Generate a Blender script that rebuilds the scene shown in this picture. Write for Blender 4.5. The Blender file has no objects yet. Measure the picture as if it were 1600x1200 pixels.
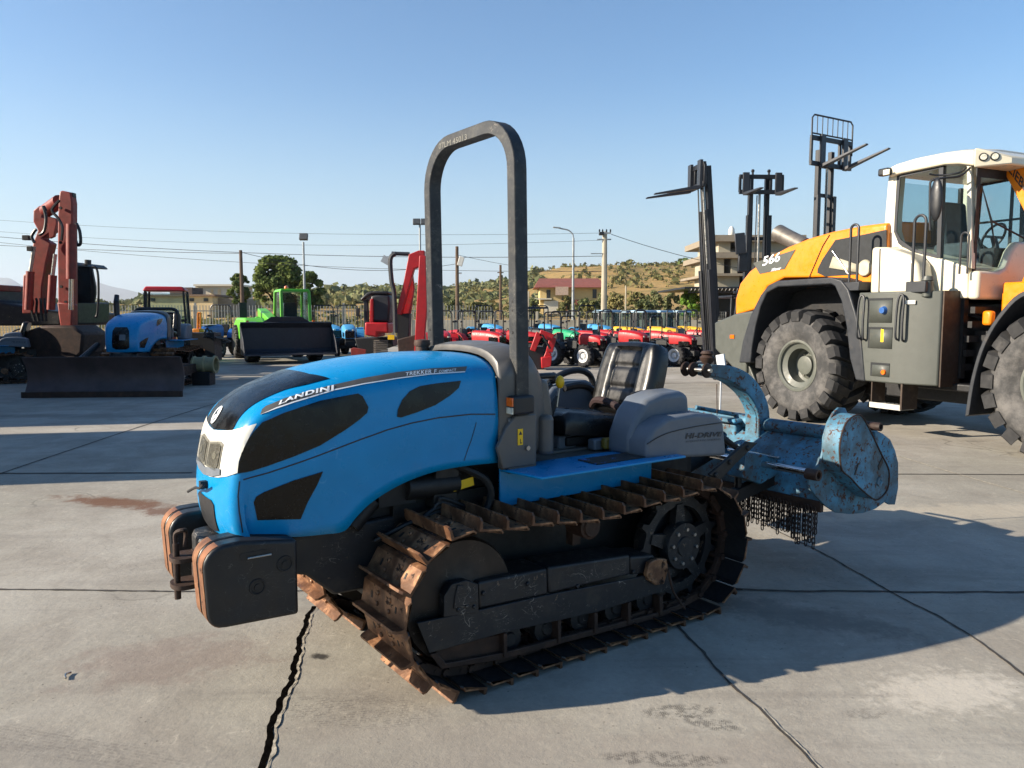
import bpy, bmesh, math, random
from mathutils import Vector as V, Matrix as MX
from mathutils.bvhtree import BVHTree
from mathutils.geometry import delaunay_2d_cdt
random.seed(7)
R = math.radians
SC = bpy.context.scene
COL = SC.collection
# ---------------------------------------------------------------- camera, sky, sun
H, F, TH = 1.6, 1202.0, math.atan(108/1202)
cam = bpy.data.cameras.new('camera'); camo = bpy.data.objects.new('camera', cam); COL.objects.link(camo)
camo.location = (0, 0, H); camo.rotation_euler = (math.pi/2-TH, 0, 0)
cam.sensor_width = 36; cam.lens = 36*F/1600; cam.clip_end = 20000; cam.clip_start = .05
SC.camera = camo
SUN_EL = R(24); SD = V((.982, .19, 0)).normalized()       # SD: horizontal direction the shadows fall
sund = V((-SD.x*math.cos(SUN_EL), -SD.y*math.cos(SUN_EL), math.sin(SUN_EL)))
w = bpy.data.worlds.new('World'); SC.world = w; w.use_nodes = True
nt = w.node_tree; bg = nt.nodes['Background']; sky = nt.nodes.new('ShaderNodeTexSky')
sky.sky_type = 'NISHITA'; sky.sun_disc = False; sky.sun_elevation = SUN_EL
sky.sun_rotation = math.atan2(sund.x, sund.y); sky.altitude = 50; sky.air_density = 1.0; sky.dust_density = 0.3; sky.ozone_density = 2.2
tcw = nt.nodes.new('ShaderNodeTexCoord'); sx = nt.nodes.new('ShaderNodeSeparateXYZ'); nt.links.new(tcw.outputs['Generated'], sx.inputs[0])
mr_ = nt.nodes.new('ShaderNodeMapRange'); mr_.interpolation_type = 'SMOOTHSTEP'
for k_, v_ in zip(('From Min', 'From Max', 'To Min', 'To Max'), (-.02, .30, .80, .0)): mr_.inputs[k_].default_value = v_
nt.links.new(sx.outputs['Z'], mr_.inputs['Value'])
mxw = nt.nodes.new('ShaderNodeMix'); mxw.data_type = 'RGBA'; nt.links.new(mr_.outputs[0], mxw.inputs['Factor']); hs_w = nt.nodes.new('ShaderNodeHueSaturation'); hs_w.inputs['Saturation'].default_value = 1.22; nt.links.new(sky.outputs[0], hs_w.inputs['Color']); nt.links.new(hs_w.outputs[0], mxw.inputs['A']); mxw.inputs['B'].default_value = (2.75, 3.75, 4.15, 1)
nt.links.new(mxw.outputs['Result'], bg.inputs[0]); bg.inputs[1].default_value = 0.082
sl = bpy.data.lights.new('sun', 'SUN'); sl.energy = 5.0; sl.angle = R(.5); sl.color = (1, .88, .72)
so = bpy.data.objects.new('sun', sl); COL.objects.link(so); so.rotation_euler = sund.to_track_quat('Z', 'Y').to_euler()
SC.view_settings.view_transform = 'Standard'; SC.view_settings.look = 'None'
SC.view_settings.exposure = 1.2; SC.view_settings.gamma = 1
# ---------------------------------------------------------------- photo geometry helpers
CP = V((0, 0, H)); FW = V((0, math.cos(TH), -math.sin(TH))); UP = V((0, math.sin(TH), math.cos(TH))); RT = V((1, 0, 0))
def ray(u, v): return FW+RT*((u-800)/F)+UP*((600-v)/F)
def at(u, v, D):                       # the point on a line of sight at distance D in front
    d = ray(u, v); return CP+d*(D/d.y)
def gnd(u, v, z=0):
    d = ray(u, v); return CP+d*((z-H)/d.z)
# ---------------------------------------------------------------- objects
def link(o, parent=None):
    COL.objects.link(o)
    if parent: o.parent = parent
    return o
def tag(o, label=None, cat=None, group=None, kind=None):
    if label: o['label'] = label
    if cat: o['category'] = cat
    if group: o['group'] = group
    if kind: o['kind'] = kind
    return o
def empty(name, loc, rz=0, label=None, cat=None, group=None, s=1):
    o = bpy.data.objects.new(name, None); link(o); o.location = loc; o.rotation_euler = (0, 0, rz)
    o.scale = (s, s, s); o.empty_display_size = .3
    return tag(o, label, cat, group)
KIDS = {}
def kids(o):
    return [c for c in bpy.data.objects if c.parent == o]
def copy_tree(o, parent=None):
    c = o.copy(); COL.objects.link(c)
    if parent: c.parent = parent
    for ch in kids(o): copy_tree(ch, c)
    return c
def frame(n, up=V((0, 0, 1))):
    n = V(n).normalized(); up = V(up)
    if abs(n.dot(up)) > .98: up = V((0, 1, 0)) if abs(n.y) < .9 else V((1, 0, 0))
    a = up.cross(n).normalized(); return a, n.cross(a)
class MB:
    def __init__(s): s.v = []; s.f = []; s.m = []; s.mi = 0; s.T = None
    def add(s, vs, fs):
        n = len(s.v)
        s.v += [tuple(s.T @ V(p)) if s.T else tuple(p) for p in vs]
        s.f += [tuple(n+i for i in f) for f in fs]; s.m += [s.mi]*len(fs); return s
    def box(s, c, d, rz=0, ry=0, rx=0, tap=1, tapx=None):
        x, y, z = (q/2 for q in d); tx = tap if tapx is None else tapx
        M = MX.Translation(c) @ MX.Rotation(rz, 4, 'Z') @ MX.Rotation(ry, 4, 'Y') @ MX.Rotation(rx, 4, 'X')
        vs = [M @ V(p) for p in ((-x, -y, -z), (x, -y, -z), (x, y, -z), (-x, y, -z), (-x*tx, -y*tap, z), (x*tx, -y*tap, z), (x*tx, y*tap, z), (-x*tx, y*tap, z))]
        return s.add(vs, [(3, 2, 1, 0), (4, 5, 6, 7), (0, 1, 5, 4), (1, 2, 6, 5), (2, 3, 7, 6), (3, 0, 4, 7)])
    def b2(s, lo, hi):
        return s.box([(a+b)/2 for a, b in zip(lo, hi)], [abs(b-a) for a, b in zip(lo, hi)])
    def prism(s, poly, ax, a, b, poly2=None):     # poly in the two other axes, in xyz order
        def P(q, t):
            q = list(q); q.insert('xyz'.index(ax), t); return tuple(q)
        n = len(poly); p2 = poly2 or poly
        A = sum(poly[i][0]*poly[(i+1) % n][1]-poly[(i+1) % n][0]*poly[i][1] for i in range(n))
        fs = [tuple(range(n))[::-1], tuple(range(n, 2*n))]+[(i, (i+1) % n, n+(i+1) % n, n+i) for i in range(n)]
        flip = (A < 0) != (ax == 'y') != (b < a)
        if flip: fs = [f[::-1] for f in fs]
        return s.add([P(q, a) for q in poly]+[P(q, b) for q in p2], fs)
    def loft(s, rings, closed=True, c0=True, c1=True):
        n = len(rings[0]); vs = [p for r in rings for p in r]; fs = []
        for k in range(len(rings)-1):
            for i in range(n if closed else n-1):
                j = (i+1) % n; fs.append((k*n+i, k*n+j, (k+1)*n+j, (k+1)*n+i))
        if closed and c0: fs.append(tuple(range(n))[::-1])
        if closed and c1: fs.append(tuple(range((len(rings)-1)*n, len(rings)*n)))
        return s.add(vs, fs)
    def tube(s, pts, r, seg=8, closed=False, sq=None):
        pts = [V(p) for p in pts]; n = len(pts); rings = []; a0 = None
        for i, p in enumerate(pts):
            t = (pts[(i+1) % n]-pts[i-1]) if closed else (pts[min(i+1, n-1)]-pts[max(i-1, 0)])
            t.normalize()
            if a0 is None: a, b = frame(t)
            else:
                a = (a0-t*a0.dot(t)).normalized(); b = t.cross(a)
            a0 = a; rr = r[i] if isinstance(r, (list, tuple)) else r
            if sq: rings.append([p+a*x*rr+b*y*rr*sq for x, y in ((1, 1), (-1, 1), (-1, -1), (1, -1))])
            else: rings.append([p+a*math.cos(2*math.pi*k/seg)*rr+b*math.sin(2*math.pi*k/seg)*rr for k in range(seg)])
        if closed: rings.append(rings[0])
        return s.loft(rings, True, not closed, not closed)
    def cyl(s, p0, p1, r0, r1=None, seg=16):
        return s.tube([p0, p1], [r0, r0 if r1 is None else r1], seg)
    def lathe(s, prof, o, ax='y', seg=32, a0=0, a1=2*math.pi):   # prof: (radius, offset along axis)
        full = abs(a1-a0-2*math.pi) < 1e-6; k = seg if full else seg+1; vs = []
        for r, h in prof:
            for i in range(k):
                a = a0+(a1-a0)*i/seg; c, q = r*math.cos(a), r*math.sin(a)
                vs.append({'y': (o[0]+c, o[1]+h, o[2]+q), 'x': (o[0]+h, o[1]+c, o[2]+q), 'z': (o[0]+c, o[1]+q, o[2]+h)}[ax])
        fs = []
        for j in range(len(prof)-1):
            for i in range(seg):
                i2 = (i+1) % k; f = (j*k+i, j*k+i2, (j+1)*k+i2, (j+1)*k+i)
                fs.append(f if ax == 'y' else f[::-1])
        return s.add(vs, fs)
    def ball(s, c, r, seg=12, sc=(1, 1, 1)):
        n = seg//2; rings = []
        for j in range(n+1):
            a = math.pi*j/n; rings.append([(c[0]+r*sc[0]*math.sin(a)*math.cos(2*math.pi*i/seg), c[1]+r*sc[1]*math.sin(a)*math.sin(2*math.pi*i/seg), c[2]-r*sc[2]*math.cos(a)) for i in range(seg)])
        return s.loft(rings, True, False, False)
    def build(s, name, mat, parent=None, bevel=0, smooth=35, seg=2, sub=0, solid=0, weld=0):
        me = bpy.data.meshes.new(name); me.from_pydata(s.v, [], s.f)
        for m in (mat if isinstance(mat, (list, tuple)) else [mat]): me.materials.append(m)
        me.polygons.foreach_set('material_index', s.m)
        if weld:
            bm = bmesh.new(); bm.from_mesh(me); bmesh.ops.remove_doubles(bm, verts=bm.verts, dist=weld); bm.to_mesh(me); bm.free()
        me.update(); o = bpy.data.objects.new(name, me); link(o, parent)
        if smooth and len(me.polygons):
            me.polygons.foreach_set('use_smooth', [True]*len(me.polygons))
            try: me.set_sharp_from_angle(angle=R(smooth))
            except Exception: pass
        if solid:
            md = o.modifiers.new('solid', 'SOLIDIFY'); md.thickness = solid; md.offset = -1
        if sub:
            md = o.modifiers.new('sub', 'SUBSURF'); md.levels = sub; md.render_levels = sub
        if bevel:
            md = o.modifiers.new('bevel', 'BEVEL'); md.width = bevel; md.segments = seg; md.limit_method = 'ANGLE'; md.angle_limit = R(40); md.use_clamp_overlap = True
        return o
def mb(): return MB()
def rrect(cx, cy, w, h, r, n=4):
    out = []
    for (sx, sy, a) in ((1, 1, 0), (-1, 1, 90), (-1, -1, 180), (1, -1, 270)):
        for k in range(n+1):
            t = R(a+90*k/n); out.append((cx+sx*(w/2-r)+r*math.cos(t), cy+sy*(h/2-r)+r*math.sin(t)))
    return out
def lerp_tab(tab, x):
    for (a, b), (c, d) in zip(tab, tab[1:]):
        if x <= c: return b+(d-b)*max(0, min(1, (x-a)/(c-a))) if c != a else d
    return tab[-1][1]
def smooth_pts(pts, n=6, closed=False):     # Catmull-Rom
    P = [V(p) for p in pts]; out = []; m = len(P)
    for i in range(m if closed else m-1):
        if closed: a, b, c, d = P[(i-1) % m], P[i], P[(i+1) % m], P[(i+2) % m]
        else: a, b, c, d = P[max(i-1, 0)], P[i], P[i+1], P[min(i+2, m-1)]
        for k in range(n):
            t = k/n; out.append(.5*((2*b)+(c-a)*t+(2*a-5*b+4*c-d)*t*t+(3*b-a-3*c+d)*t*t*t))
    if not closed: out.append(P[-1])
    return out
# ---------------------------------------------------------------- materials
def lin(c):
    if isinstance(c, str):
        c = [int(c[i:i+2], 16)/255 for i in (1, 3, 5)]; c = [x/12.92 if x < .04045 else ((x+.055)/1.055)**2.4 for x in c]
    return (c[0], c[1], c[2], 1)
class NT:
    def __init__(s, name):
        s.m = bpy.data.materials.new(name); s.m.use_nodes = True; s.t = s.m.node_tree; s.b = s.t.nodes['Principled BSDF']
        s.tc = s.t.nodes.new('ShaderNodeTexCoord'); s.co = s.tc.outputs['Object']
    def n(s, t, **k):
        o = s.t.nodes.new(t)
        for a, b in k.items(): setattr(o, a, b)
        return o
    def l(s, a, b): s.t.links.new(a, b)
    def noise(s, sc, det=6, ro=.6, co=None, dist=0):
        o = s.n('ShaderNodeTexNoise'); o.inputs['Scale'].default_value = sc; o.inputs['Detail'].default_value = det
        o.inputs['Roughness'].default_value = ro; o.inputs['Distortion'].default_value = dist; s.l(co or s.co, o.inputs['Vector']); return o.outputs['Fac']
    def ramp(s, fac, a, b, ca=0, cb=1):
        o = s.n('ShaderNodeMapRange'); o.interpolation_type = 'SMOOTHSTEP'
        for k, v in zip(('From Min', 'From Max', 'To Min', 'To Max'), (a, b, ca, cb)): o.inputs[k].default_value = v
        s.l(fac, o.inputs['Value']); return o.outputs[0]
    def mix(s, fac, a, b, mode='MIX'):
        o = s.n('ShaderNodeMix', data_type='RGBA', blend_type=mode)
        for sock, v in ((o.inputs['Factor'], fac), (o.inputs['A'], a), (o.inputs['B'], b)):
            if isinstance(v, (int, float)): sock.default_value = v
            elif isinstance(v, (tuple, list)): sock.default_value = v
            else: s.l(v, sock)
        return o.outputs['Result']
    def math(s, op, a, b=0, c=0):
        o = s.n('ShaderNodeMath', operation=op)
        for sock, v in zip(o.inputs, (a, b, c)):
            if isinstance(v, (int, float)): sock.default_value = v
            else: s.l(v, sock)
        return o.outputs[0]
    def bump(s, h, st, d=.02, prev=None):
        o = s.n('ShaderNodeBump'); o.inputs['Strength'].default_value = st; o.inputs['Distance'].default_value = d
        s.l(h, o.inputs['Height'])
        if prev: s.l(prev, o.inputs['Normal'])
        return o.outputs[0]
    def scale(s, x, y, z, co=None):
        o = s.n('ShaderNodeMapping'); o.inputs['Scale'].default_value = (x, y, z); s.l(co or s.co, o.inputs['Vector']); return o.outputs[0]
def mat(name, c, rough=.5, metal=0, var=.12, vs=6, dirt=0, dc='#6b5d4c', ds=5, chips=0, cc='#5a3a26', cs=14, bump=0, bs=60, coat=0, em=None, scr=0, sc_c='#8a8278', scs=5, spec=None):
    m = NT(name); c = lin(c); b = m.b
    col = m.mix(m.ramp(m.noise(vs, 5), .3, .7), [x*(1-var) for x in c[:3]]+[1], [min(1, x*(1+var)) for x in c[:3]]+[1])
    rg = m.ramp(m.noise(vs*2.3, 5), .3, .7, max(.02, rough-.07), min(1, rough+.1))
    if dirt:
        f = m.ramp(m.noise(ds, 8, .7), .62-.35*dirt, .85-.25*dirt, 0, min(1, .35+.6*dirt)); col = m.mix(f, col, lin(dc))
        rg = m.math('MAXIMUM', rg, m.math('MULTIPLY', f, .8))
    if chips:
        f = m.ramp(m.noise(cs, 10, .72), .66-.22*chips, .70-.22*chips); col = m.mix(f, col, lin(cc))
        rg = m.math('MAXIMUM', rg, m.math('MULTIPLY', f, .85))
    if scr:      # fine scratches: thin contour lines of a soft noise, broken up by another
        s1 = m.ramp(m.math('ABSOLUTE', m.math('SUBTRACT', m.noise(scs, 2, .5, dist=.4), .5)), .0045, .0015); s2 = m.ramp(m.math('ABSOLUTE', m.math('SUBTRACT', m.noise(scs*2.7, 2, .5, co=m.scale(1, 1, 3.5)), .5)), .006, .002)
        f = m.math('MULTIPLY', m.math('MAXIMUM', s1, s2), m.ramp(m.noise(scs*1.3, 5, .7), .50, .62, 0, scr)); col = m.mix(f, col, lin(sc_c))
    if spec is not None: b.inputs['Specular IOR Level'].default_value = spec
    m.l(col, b.inputs['Base Color']); m.l(rg, b.inputs['Roughness']); b.inputs['Metallic'].default_value = metal
    if coat: b.inputs['Coat Weight'].default_value = coat; b.inputs['Coat Roughness'].default_value = .08
    if bump: m.l(m.bump(m.noise(bs, 6, .65), bump, .01), b.inputs['Normal'])
    if em: b.inputs['Emission Color'].default_value = lin(em[0]); b.inputs['Emission Strength'].default_value = em[1]
    return m.m
def glassm(name, tint=(.75, .85, .85), rough=.02, mixf=.35):
    m = NT(name); t = m.t; b = m.b; b.inputs['Base Color'].default_value = (*[x*.08 for x in tint], 1); b.inputs['Roughness'].default_value = rough+.02
    b.inputs['Specular IOR Level'].default_value = .9
    tr = m.n('ShaderNodeBsdfTransparent'); tr.inputs[0].default_value = (*tint, 1); mx = m.n('ShaderNodeMixShader')
    lw = m.n('ShaderNodeLayerWeight'); fr = m.math('MULTIPLY', m.math('POWER', lw.outputs['Facing'], 4), .8)
    m.l(m.math('ADD', fr, mixf), mx.inputs[0]); m.l(tr.outputs[0], mx.inputs[1]); m.l(b.outputs[0], mx.inputs[2])
    m.l(mx.outputs[0], t.nodes['Material Output'].inputs[0]); return m.m
K = dict(
    blue=mat('blue_paint', '#007fb8', .32, var=.05, dirt=.12, dc='#6a7478', ds=2.2, coat=.15, bump=.02, bs=9, scr=.45, sc_c='#5c9cc8', scs=4, spec=.3),
    fade_blue=mat('faded_blue_paint', '#2a6fb5', .5, dirt=.35, dc='#76706a'),
    light_blue=mat('chipped_light_blue_paint', '#4584a3', .6, var=.35, vs=3, dirt=.85, dc='#3d4647', ds=4, chips=.52, cc='#4a3022', cs=30, bump=.15, bs=30),
    black=mat('black_plastic', '#16181c', .45, var=.2, dirt=.2, dc='#4a443c'),
    gloss_black=mat('gloss_black_panel', '#020304', .25, var=.1, spec=.35, scr=.25, sc_c='#3a3f45', scs=6),
    black_metal=mat('black_painted_metal', '#14171c', .5, var=.25, dirt=.38, dc='#40382f', ds=6, chips=.14, cc='#6b5a48', bump=.05, scr=.8, sc_c='#8b857c', scs=7),
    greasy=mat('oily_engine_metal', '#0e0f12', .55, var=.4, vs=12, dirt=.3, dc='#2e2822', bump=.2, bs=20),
    cast=mat('worn_cast_iron', '#101317', .45, var=.3, dirt=.25, dc='#2c2b2b', ds=8, bump=.08, bs=40, scr=.5, sc_c='#6b6965', scs=9),
    rust=mat('polished_rust', '#7a5138', .5, .35, var=.35, vs=9, dirt=.5, dc='#a67a55', ds=12, chips=.35, cc='#3d2415', cs=18, bump=.15, bs=40),
    dark_rust=mat('dark_rusty_steel', '#33231b', .65, .2, var=.35, vs=7, dirt=.45, dc='#54392a', ds=9, bump=.25, bs=35),
    grey_plastic=mat('grey_plastic', '#5b626b', .5, var=.05, dirt=.22, dc='#77756f', ds=4, bump=.04, bs=180),
    cowl=mat('dusty_grey_cowl', '#54524f', .42, var=.08, dirt=.35, dc='#6f655a', ds=3),
    vinyl=mat('black_vinyl', '#0e0e0e', .33, var=.1, dirt=.15, dc='#4a443c', bump=.05, bs=120),
    rubber=mat('black_rubber', '#17171a', .8, var=.2, dirt=.35, dc='#3f3a34', bump=.1, bs=30),
    steel=mat('bright_steel', '#a9a7a2', .3, .9, var=.15, dirt=.2),
    chrome=mat('chromed_rod', '#c9c9c9', .12, 1, var=.03),
    white=mat('cream_white_paint', '#cfccc2', .35, var=.04, dirt=.1, dc='#8d8470', coat=.2),
    letter=mat('white_lettering', '#dfe2e4', .5, var=.03),
    dark_letter=mat('dark_lettering', '#22242a', .5, var=.03),
    dark_lamp=mat('lamp_housing', '#8d8b82', .3, .3, var=.1),
    lamp=mat('yellowed_lamp_lens', '#d6d2bd', .08, var=.25, vs=30, coat=1, bump=.3, bs=90),
    orange_lens=mat('orange_lens', '#e0660a', .25, coat=1), red_lens=mat('red_lens', '#a01010', .25, coat=1),
    yellow=mat('yellow_plastic', '#e6b800', .4), sticker=mat('yellow_warning_sticker', '#e8b90a', .5, var=.03),
    glass=glassm('clear_glass', (.9, .9, .86), .03, .12), reflector=mat('lamp_reflector', '#cfcdc4', .18, .85, var=.2, vs=40), dark_glass=glassm('dark_tinted_glass', (.3, .36, .4), .03, .35),
    cab_glass=glassm('tinted_cab_glass', (.86, .93, .94), .02, .06),
)
# ================================================================ the setting
def struct(o): o['kind'] = 'structure'; return o
def ground_material():
    m = NT('yard_concrete'); b = m.b; co = m.co
    big = m.ramp(m.noise(.22, 5, .6), .35, .68); mid = m.ramp(m.noise(1.3, 8, .68, dist=.6), .3, .75); fine = m.noise(38, 8, .75); speck = m.noise(160, 4, .7)
    col = m.mix(big, lin('#969389'), lin('#aeaaa2')); col = m.mix(m.math('MULTIPLY', mid, .6), col, lin('#77716a'))
    col = m.mix(.35, col, m.mix(m.ramp(fine, .25, .75), lin('#5c5852'), lin('#b8b0a0')), 'SOFT_LIGHT')
    col = m.mix(m.math('MULTIPLY', m.ramp(speck, .62, .75), .35), col, lin('#4c4640')); col = m.mix(m.math('MULTIPLY', m.ramp(speck, .38, .25), .3), col, lin('#c9c2b2'))
    med = m.noise(11, 10, .8, dist=.8); col = m.mix(m.math('MULTIPLY', m.ramp(med, .56, .70), .38), col, lin('#6b655d')); col = m.mix(m.math('MULTIPLY', m.ramp(med, .44, .33), .30), col, lin('#c4bcac'))
    vp = m.n('ShaderNodeTexVoronoi'); vp.inputs['Scale'].default_value = 26; m.l(co, vp.inputs['Vector']); pit = m.math('MULTIPLY', m.ramp(vp.outputs['Distance'], .16, .08), m.ramp(m.noise(3, 4), .50, .60)); col = m.mix(m.math('MULTIPLY', pit, .55), col, lin('#3a342e'))
    # oil darkening, streaks along the driving direction
    st = m.noise(1.0, 7, .7, co=m.scale(.35, 5, 1)); col = m.mix(m.math('MULTIPLY', m.ramp(st, .5, .75), .4), col, lin('#69645f'))
    wh = m.ramp(m.noise(2.2, 9, .78, dist=1.5), .60, .70); col = m.mix(m.math('MULTIPLY', wh, .30), col, lin('#beb7a7'))
    vor = m.n('ShaderNodeTexVoronoi'); vor.feature = 'DISTANCE_TO_EDGE'; vor.inputs['Scale'].default_value = .55; nz_ = m.n('ShaderNodeTexNoise'); nz_.inputs['Scale'].default_value = 1.2; nz_.inputs['Detail'].default_value = 8
    m.l(co, nz_.inputs['Vector']); mv = m.n('ShaderNodeMix', data_type='VECTOR'); mv.inputs['Factor'].default_value = .35; m.l(co, mv.inputs['A']); m.l(nz_.outputs['Color'], mv.inputs['B']); m.l(mv.outputs['Result'], vor.inputs['Vector'])
    hair = m.math('MULTIPLY', m.ramp(vor.outputs['Distance'], .004, .0015), m.ramp(m.noise(.5, 2), .52, .6)); col = m.mix(m.math('MULTIPLY', hair, .45), col, lin('#45413c'))
    def blob(c, sx, sy, rot, edge=.6, nsc=6, lo=.45, hi=.62):
        mp = m.n('ShaderNodeMapping'); mp.vector_type = 'TEXTURE'; mp.inputs['Location'].default_value = (c.x, c.y, 0); mp.inputs['Rotation'].default_value = (0, 0, rot); mp.inputs['Scale'].default_value = (sx, sy, 1)
        m.l(co, mp.inputs['Vector']); g = m.n('ShaderNodeTexGradient'); g.gradient_type = 'SPHERICAL'; m.l(mp.outputs[0], g.inputs[0])
        f = m.math('ADD', m.math('MULTIPLY', g.outputs['Fac'], edge), m.noise(nsc, 9, .75)); return m.ramp(f, lo+.25, hi+.35), g.outputs['Fac'], mp.outputs[0]
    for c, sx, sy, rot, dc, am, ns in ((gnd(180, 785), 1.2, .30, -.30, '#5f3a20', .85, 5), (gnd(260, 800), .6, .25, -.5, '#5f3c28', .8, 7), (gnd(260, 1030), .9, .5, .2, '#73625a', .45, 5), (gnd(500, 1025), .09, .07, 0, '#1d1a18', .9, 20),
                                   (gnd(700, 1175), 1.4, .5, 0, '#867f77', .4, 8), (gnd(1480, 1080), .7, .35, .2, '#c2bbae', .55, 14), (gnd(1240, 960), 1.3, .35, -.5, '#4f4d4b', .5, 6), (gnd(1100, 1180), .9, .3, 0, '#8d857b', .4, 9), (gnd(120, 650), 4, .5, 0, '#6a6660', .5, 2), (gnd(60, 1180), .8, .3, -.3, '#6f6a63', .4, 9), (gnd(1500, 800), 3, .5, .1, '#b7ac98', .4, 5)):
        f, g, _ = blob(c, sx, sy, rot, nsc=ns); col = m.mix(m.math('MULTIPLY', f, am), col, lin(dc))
    # tyre prints: chevron-like bars that fade out in patches
    for c, sx, sy, rot, sc, dc, am in ((gnd(560, 1110), .40, .16, -.12, 13, '#5e5954', .55), (gnd(1062, 1112), .18, .07, .1, 34, '#1f1d1c', .85), (gnd(1112, 1130), .13, .06, -.3, 34, '#1f1d1c', .8), (gnd(1040, 1186), .28, .06, -.05, 34, '#2a2725', .8), (gnd(1355, 1115), .12, .05, .1, 34, '#4a4541', .6), (gnd(90, 1165), .7, .1, -.25, 10, '#6b665f', .5)):
        _, g, mp_ = blob(c, sx, sy, rot); br_ = m.n('ShaderNodeTexBrick'); br_.inputs['Scale'].default_value = sc*max(sx, sy)*.9; br_.inputs['Mortar Size'].default_value = .05; br_.inputs['Mortar Smooth'].default_value = .4
        m.l(m.scale(1, sy/sx*1.6, 1, mp_), br_.inputs['Vector']); k = m.math('MULTIPLY', m.math('SUBTRACT', 1, br_.outputs['Fac']), m.ramp(g, .0, .35)); k = m.math('MULTIPLY', k, m.ramp(m.noise(24, 6, .7), .42, .58)); col = m.mix(m.math('MULTIPLY', k, am), col, lin(dc))
    m.l(col, b.inputs['Base Color']); m.l(m.ramp(mid, 0, 1, .78, .92), b.inputs['Roughness']); b.inputs['Specular IOR Level'].default_value = .3
    n1 = m.bump(fine, .30, .006); n2 = m.bump(m.noise(7, 8, .7), .35, .02, n1); m.l(m.bump(speck, .22, .002, n2), b.inputs['Normal']); return m.m
g = mb(); g.add([(-70, -6, 0), (90, -6, 0), (90, 47, 0), (-70, 47, 0)], [(0, 1, 2, 3)]); struct(g.build('yard_ground', ground_material(), smooth=0))
# slab joints and cracks: thin ragged strips lying on the slab
crackm = mat('crack_dirt', '#0a0908', 1, var=.5, vs=20, spec=0); lipm = mat('spalled_concrete_edge', '#9c9484', .9, var=.35, vs=25, bump=.5, bs=50); jointm = mat('joint_dirt', '#3b3631', .95, var=.3, vs=9, bump=.3, bs=40)
def strip(name, pts, w0, w1, m, z=.004, jag=.35, step=.05, off=0, seed=1, ridge=0, amp=0):
    rn = random.Random(seed); P = [V((p.x, p.y, 0)) for p in (gnd(*q) for q in pts)]; out = []
    for a, b in zip(P, P[1:]):
        n = max(1, int((b-a).length/step)); out += [a.lerp(b, k/n) for k in range(n)]
    out.append(P[-1]); wob = 0; A = []; B = []; C = []
    for i, p in enumerate(out):
        t = (out[min(i+1, len(out)-1)]-out[max(i-1, 0)]).normalized(); n = V((-t.y, t.x, 0)); wob = wob*.93+rn.uniform(-1, 1)*jag*.22*w0*(step/.02)**.5 if not amp else .0
        w_ = (w0+(w1-w0)*i/len(out))*(1+rn.uniform(-.5, .5)*jag*1.6); c = p+n*(wob+off+(amp*(math.sin(i*step*9+seed)+.6*math.sin(i*step*23+1)+.4*math.sin(i*step*61+2)) if amp else 0)); A.append(c+n*w_/2); B.append(c-n*w_/2); C.append(c)
    b = mb()
    if ridge:
        rows = [[V((q.x, q.y, z)) for q in A], [V((q.x, q.y, ridge+z)) for q in C], [V((q.x, q.y, z)) for q in B]]; b.loft(rows, closed=False); b.f = [f[::-1] for f in b.f]
    else:
        n = len(A); b.add([V((q.x, q.y, z)) for q in A]+[V((q.x, q.y, z)) for q in B], [(i+1, i, n+i, n+i+1) for i in range(n-1)])
    return struct(b.build(name, m, smooth=0))
strip('ground_crack', [(402, 1215), (420, 1160), (432, 1120), (448, 1080), (462, 1030), (474, 990), (480, 962), (488, 948)], .032, .022, crackm, jag=.34, step=.022, seed=4, amp=.007)
strip('crack_edge', [(402, 1215), (420, 1160), (432, 1120), (448, 1080), (462, 1030), (474, 990), (480, 962), (488, 948)], .012, .005, lipm, jag=1.1, step=.022, seed=4, amp=.007, off=-.019, z=.0045)
strip('ground_joint', [(1290, 1215), (1240, 1160), (1185, 1108), (1140, 1070), (1100, 1020), (1062, 984), (1040, 960)], .008, .016, jointm, jag=.3, step=.03, seed=6, amp=.004)
strip('joint_edge', [(1290, 1215), (1240, 1160), (1185, 1108)], .008, .004, lipm, jag=1.1, step=.03, seed=6, amp=.004, off=-.011, z=.0045)
strip('ground_joint', [(1610, 1062), (1540, 1010), (1470, 965), (1390, 925), (1300, 872), (1230, 838), (1165, 802), (1120, 780)], .016, .012, jointm, jag=.3, step=.04, seed=7, amp=.004)
strip('ground_joint', [(1140, 921), (1240, 924), (1380, 925), (1480, 926), (1900, 925), (2600, 924)], .024, .016, jointm, jag=.3, step=.04, seed=8, amp=.005)
strip('ground_joint', [(-10, 921), (120, 922), (250, 924), (1160, 922)], .016, .016, jointm, jag=.6, step=.04, seed=9)
strip('ground_joint', [(-10, 744), (120, 700), (215, 668), (280, 648), (420, 605)], .022, .03, jointm, jag=.25, step=.08, seed=10)
strip('painted_line', [(1400, 712), (1500, 742), (1620, 776)], .02, .02, lipm, jag=.3, step=.1, seed=11)
strip('ground_joint', [(1100, 740), (1400, 741), (2600, 742)], .03, .02, jointm, jag=.4, step=.08, seed=12)
strip('ground_joint', [(-10, 740), (300, 739)], .05, .04, jointm, jag=.2, step=.1, seed=13)
for q, n_ in (((20, 595), 3), ((300, 588), 5), ((900, 600), 6)): strip('ground_joint', [(q[0], q[1]), (q[0]+600, q[1]-4)], .05, .05, jointm, jag=.2, step=.3, seed=n_+20)
b = mb(); p = gnd(105, 1058); b.tube(smooth_pts([p+V((0, .03, .008)), p+V((-.008, 0, .012)), p+V((.012, -.03, .01))], 4), .005, 6); o = b.build('dropped_hook', K['steel']); tag(o, 'small curved bit of metal lying on the lit concrete at the lower left', 'metal scrap')
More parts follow.
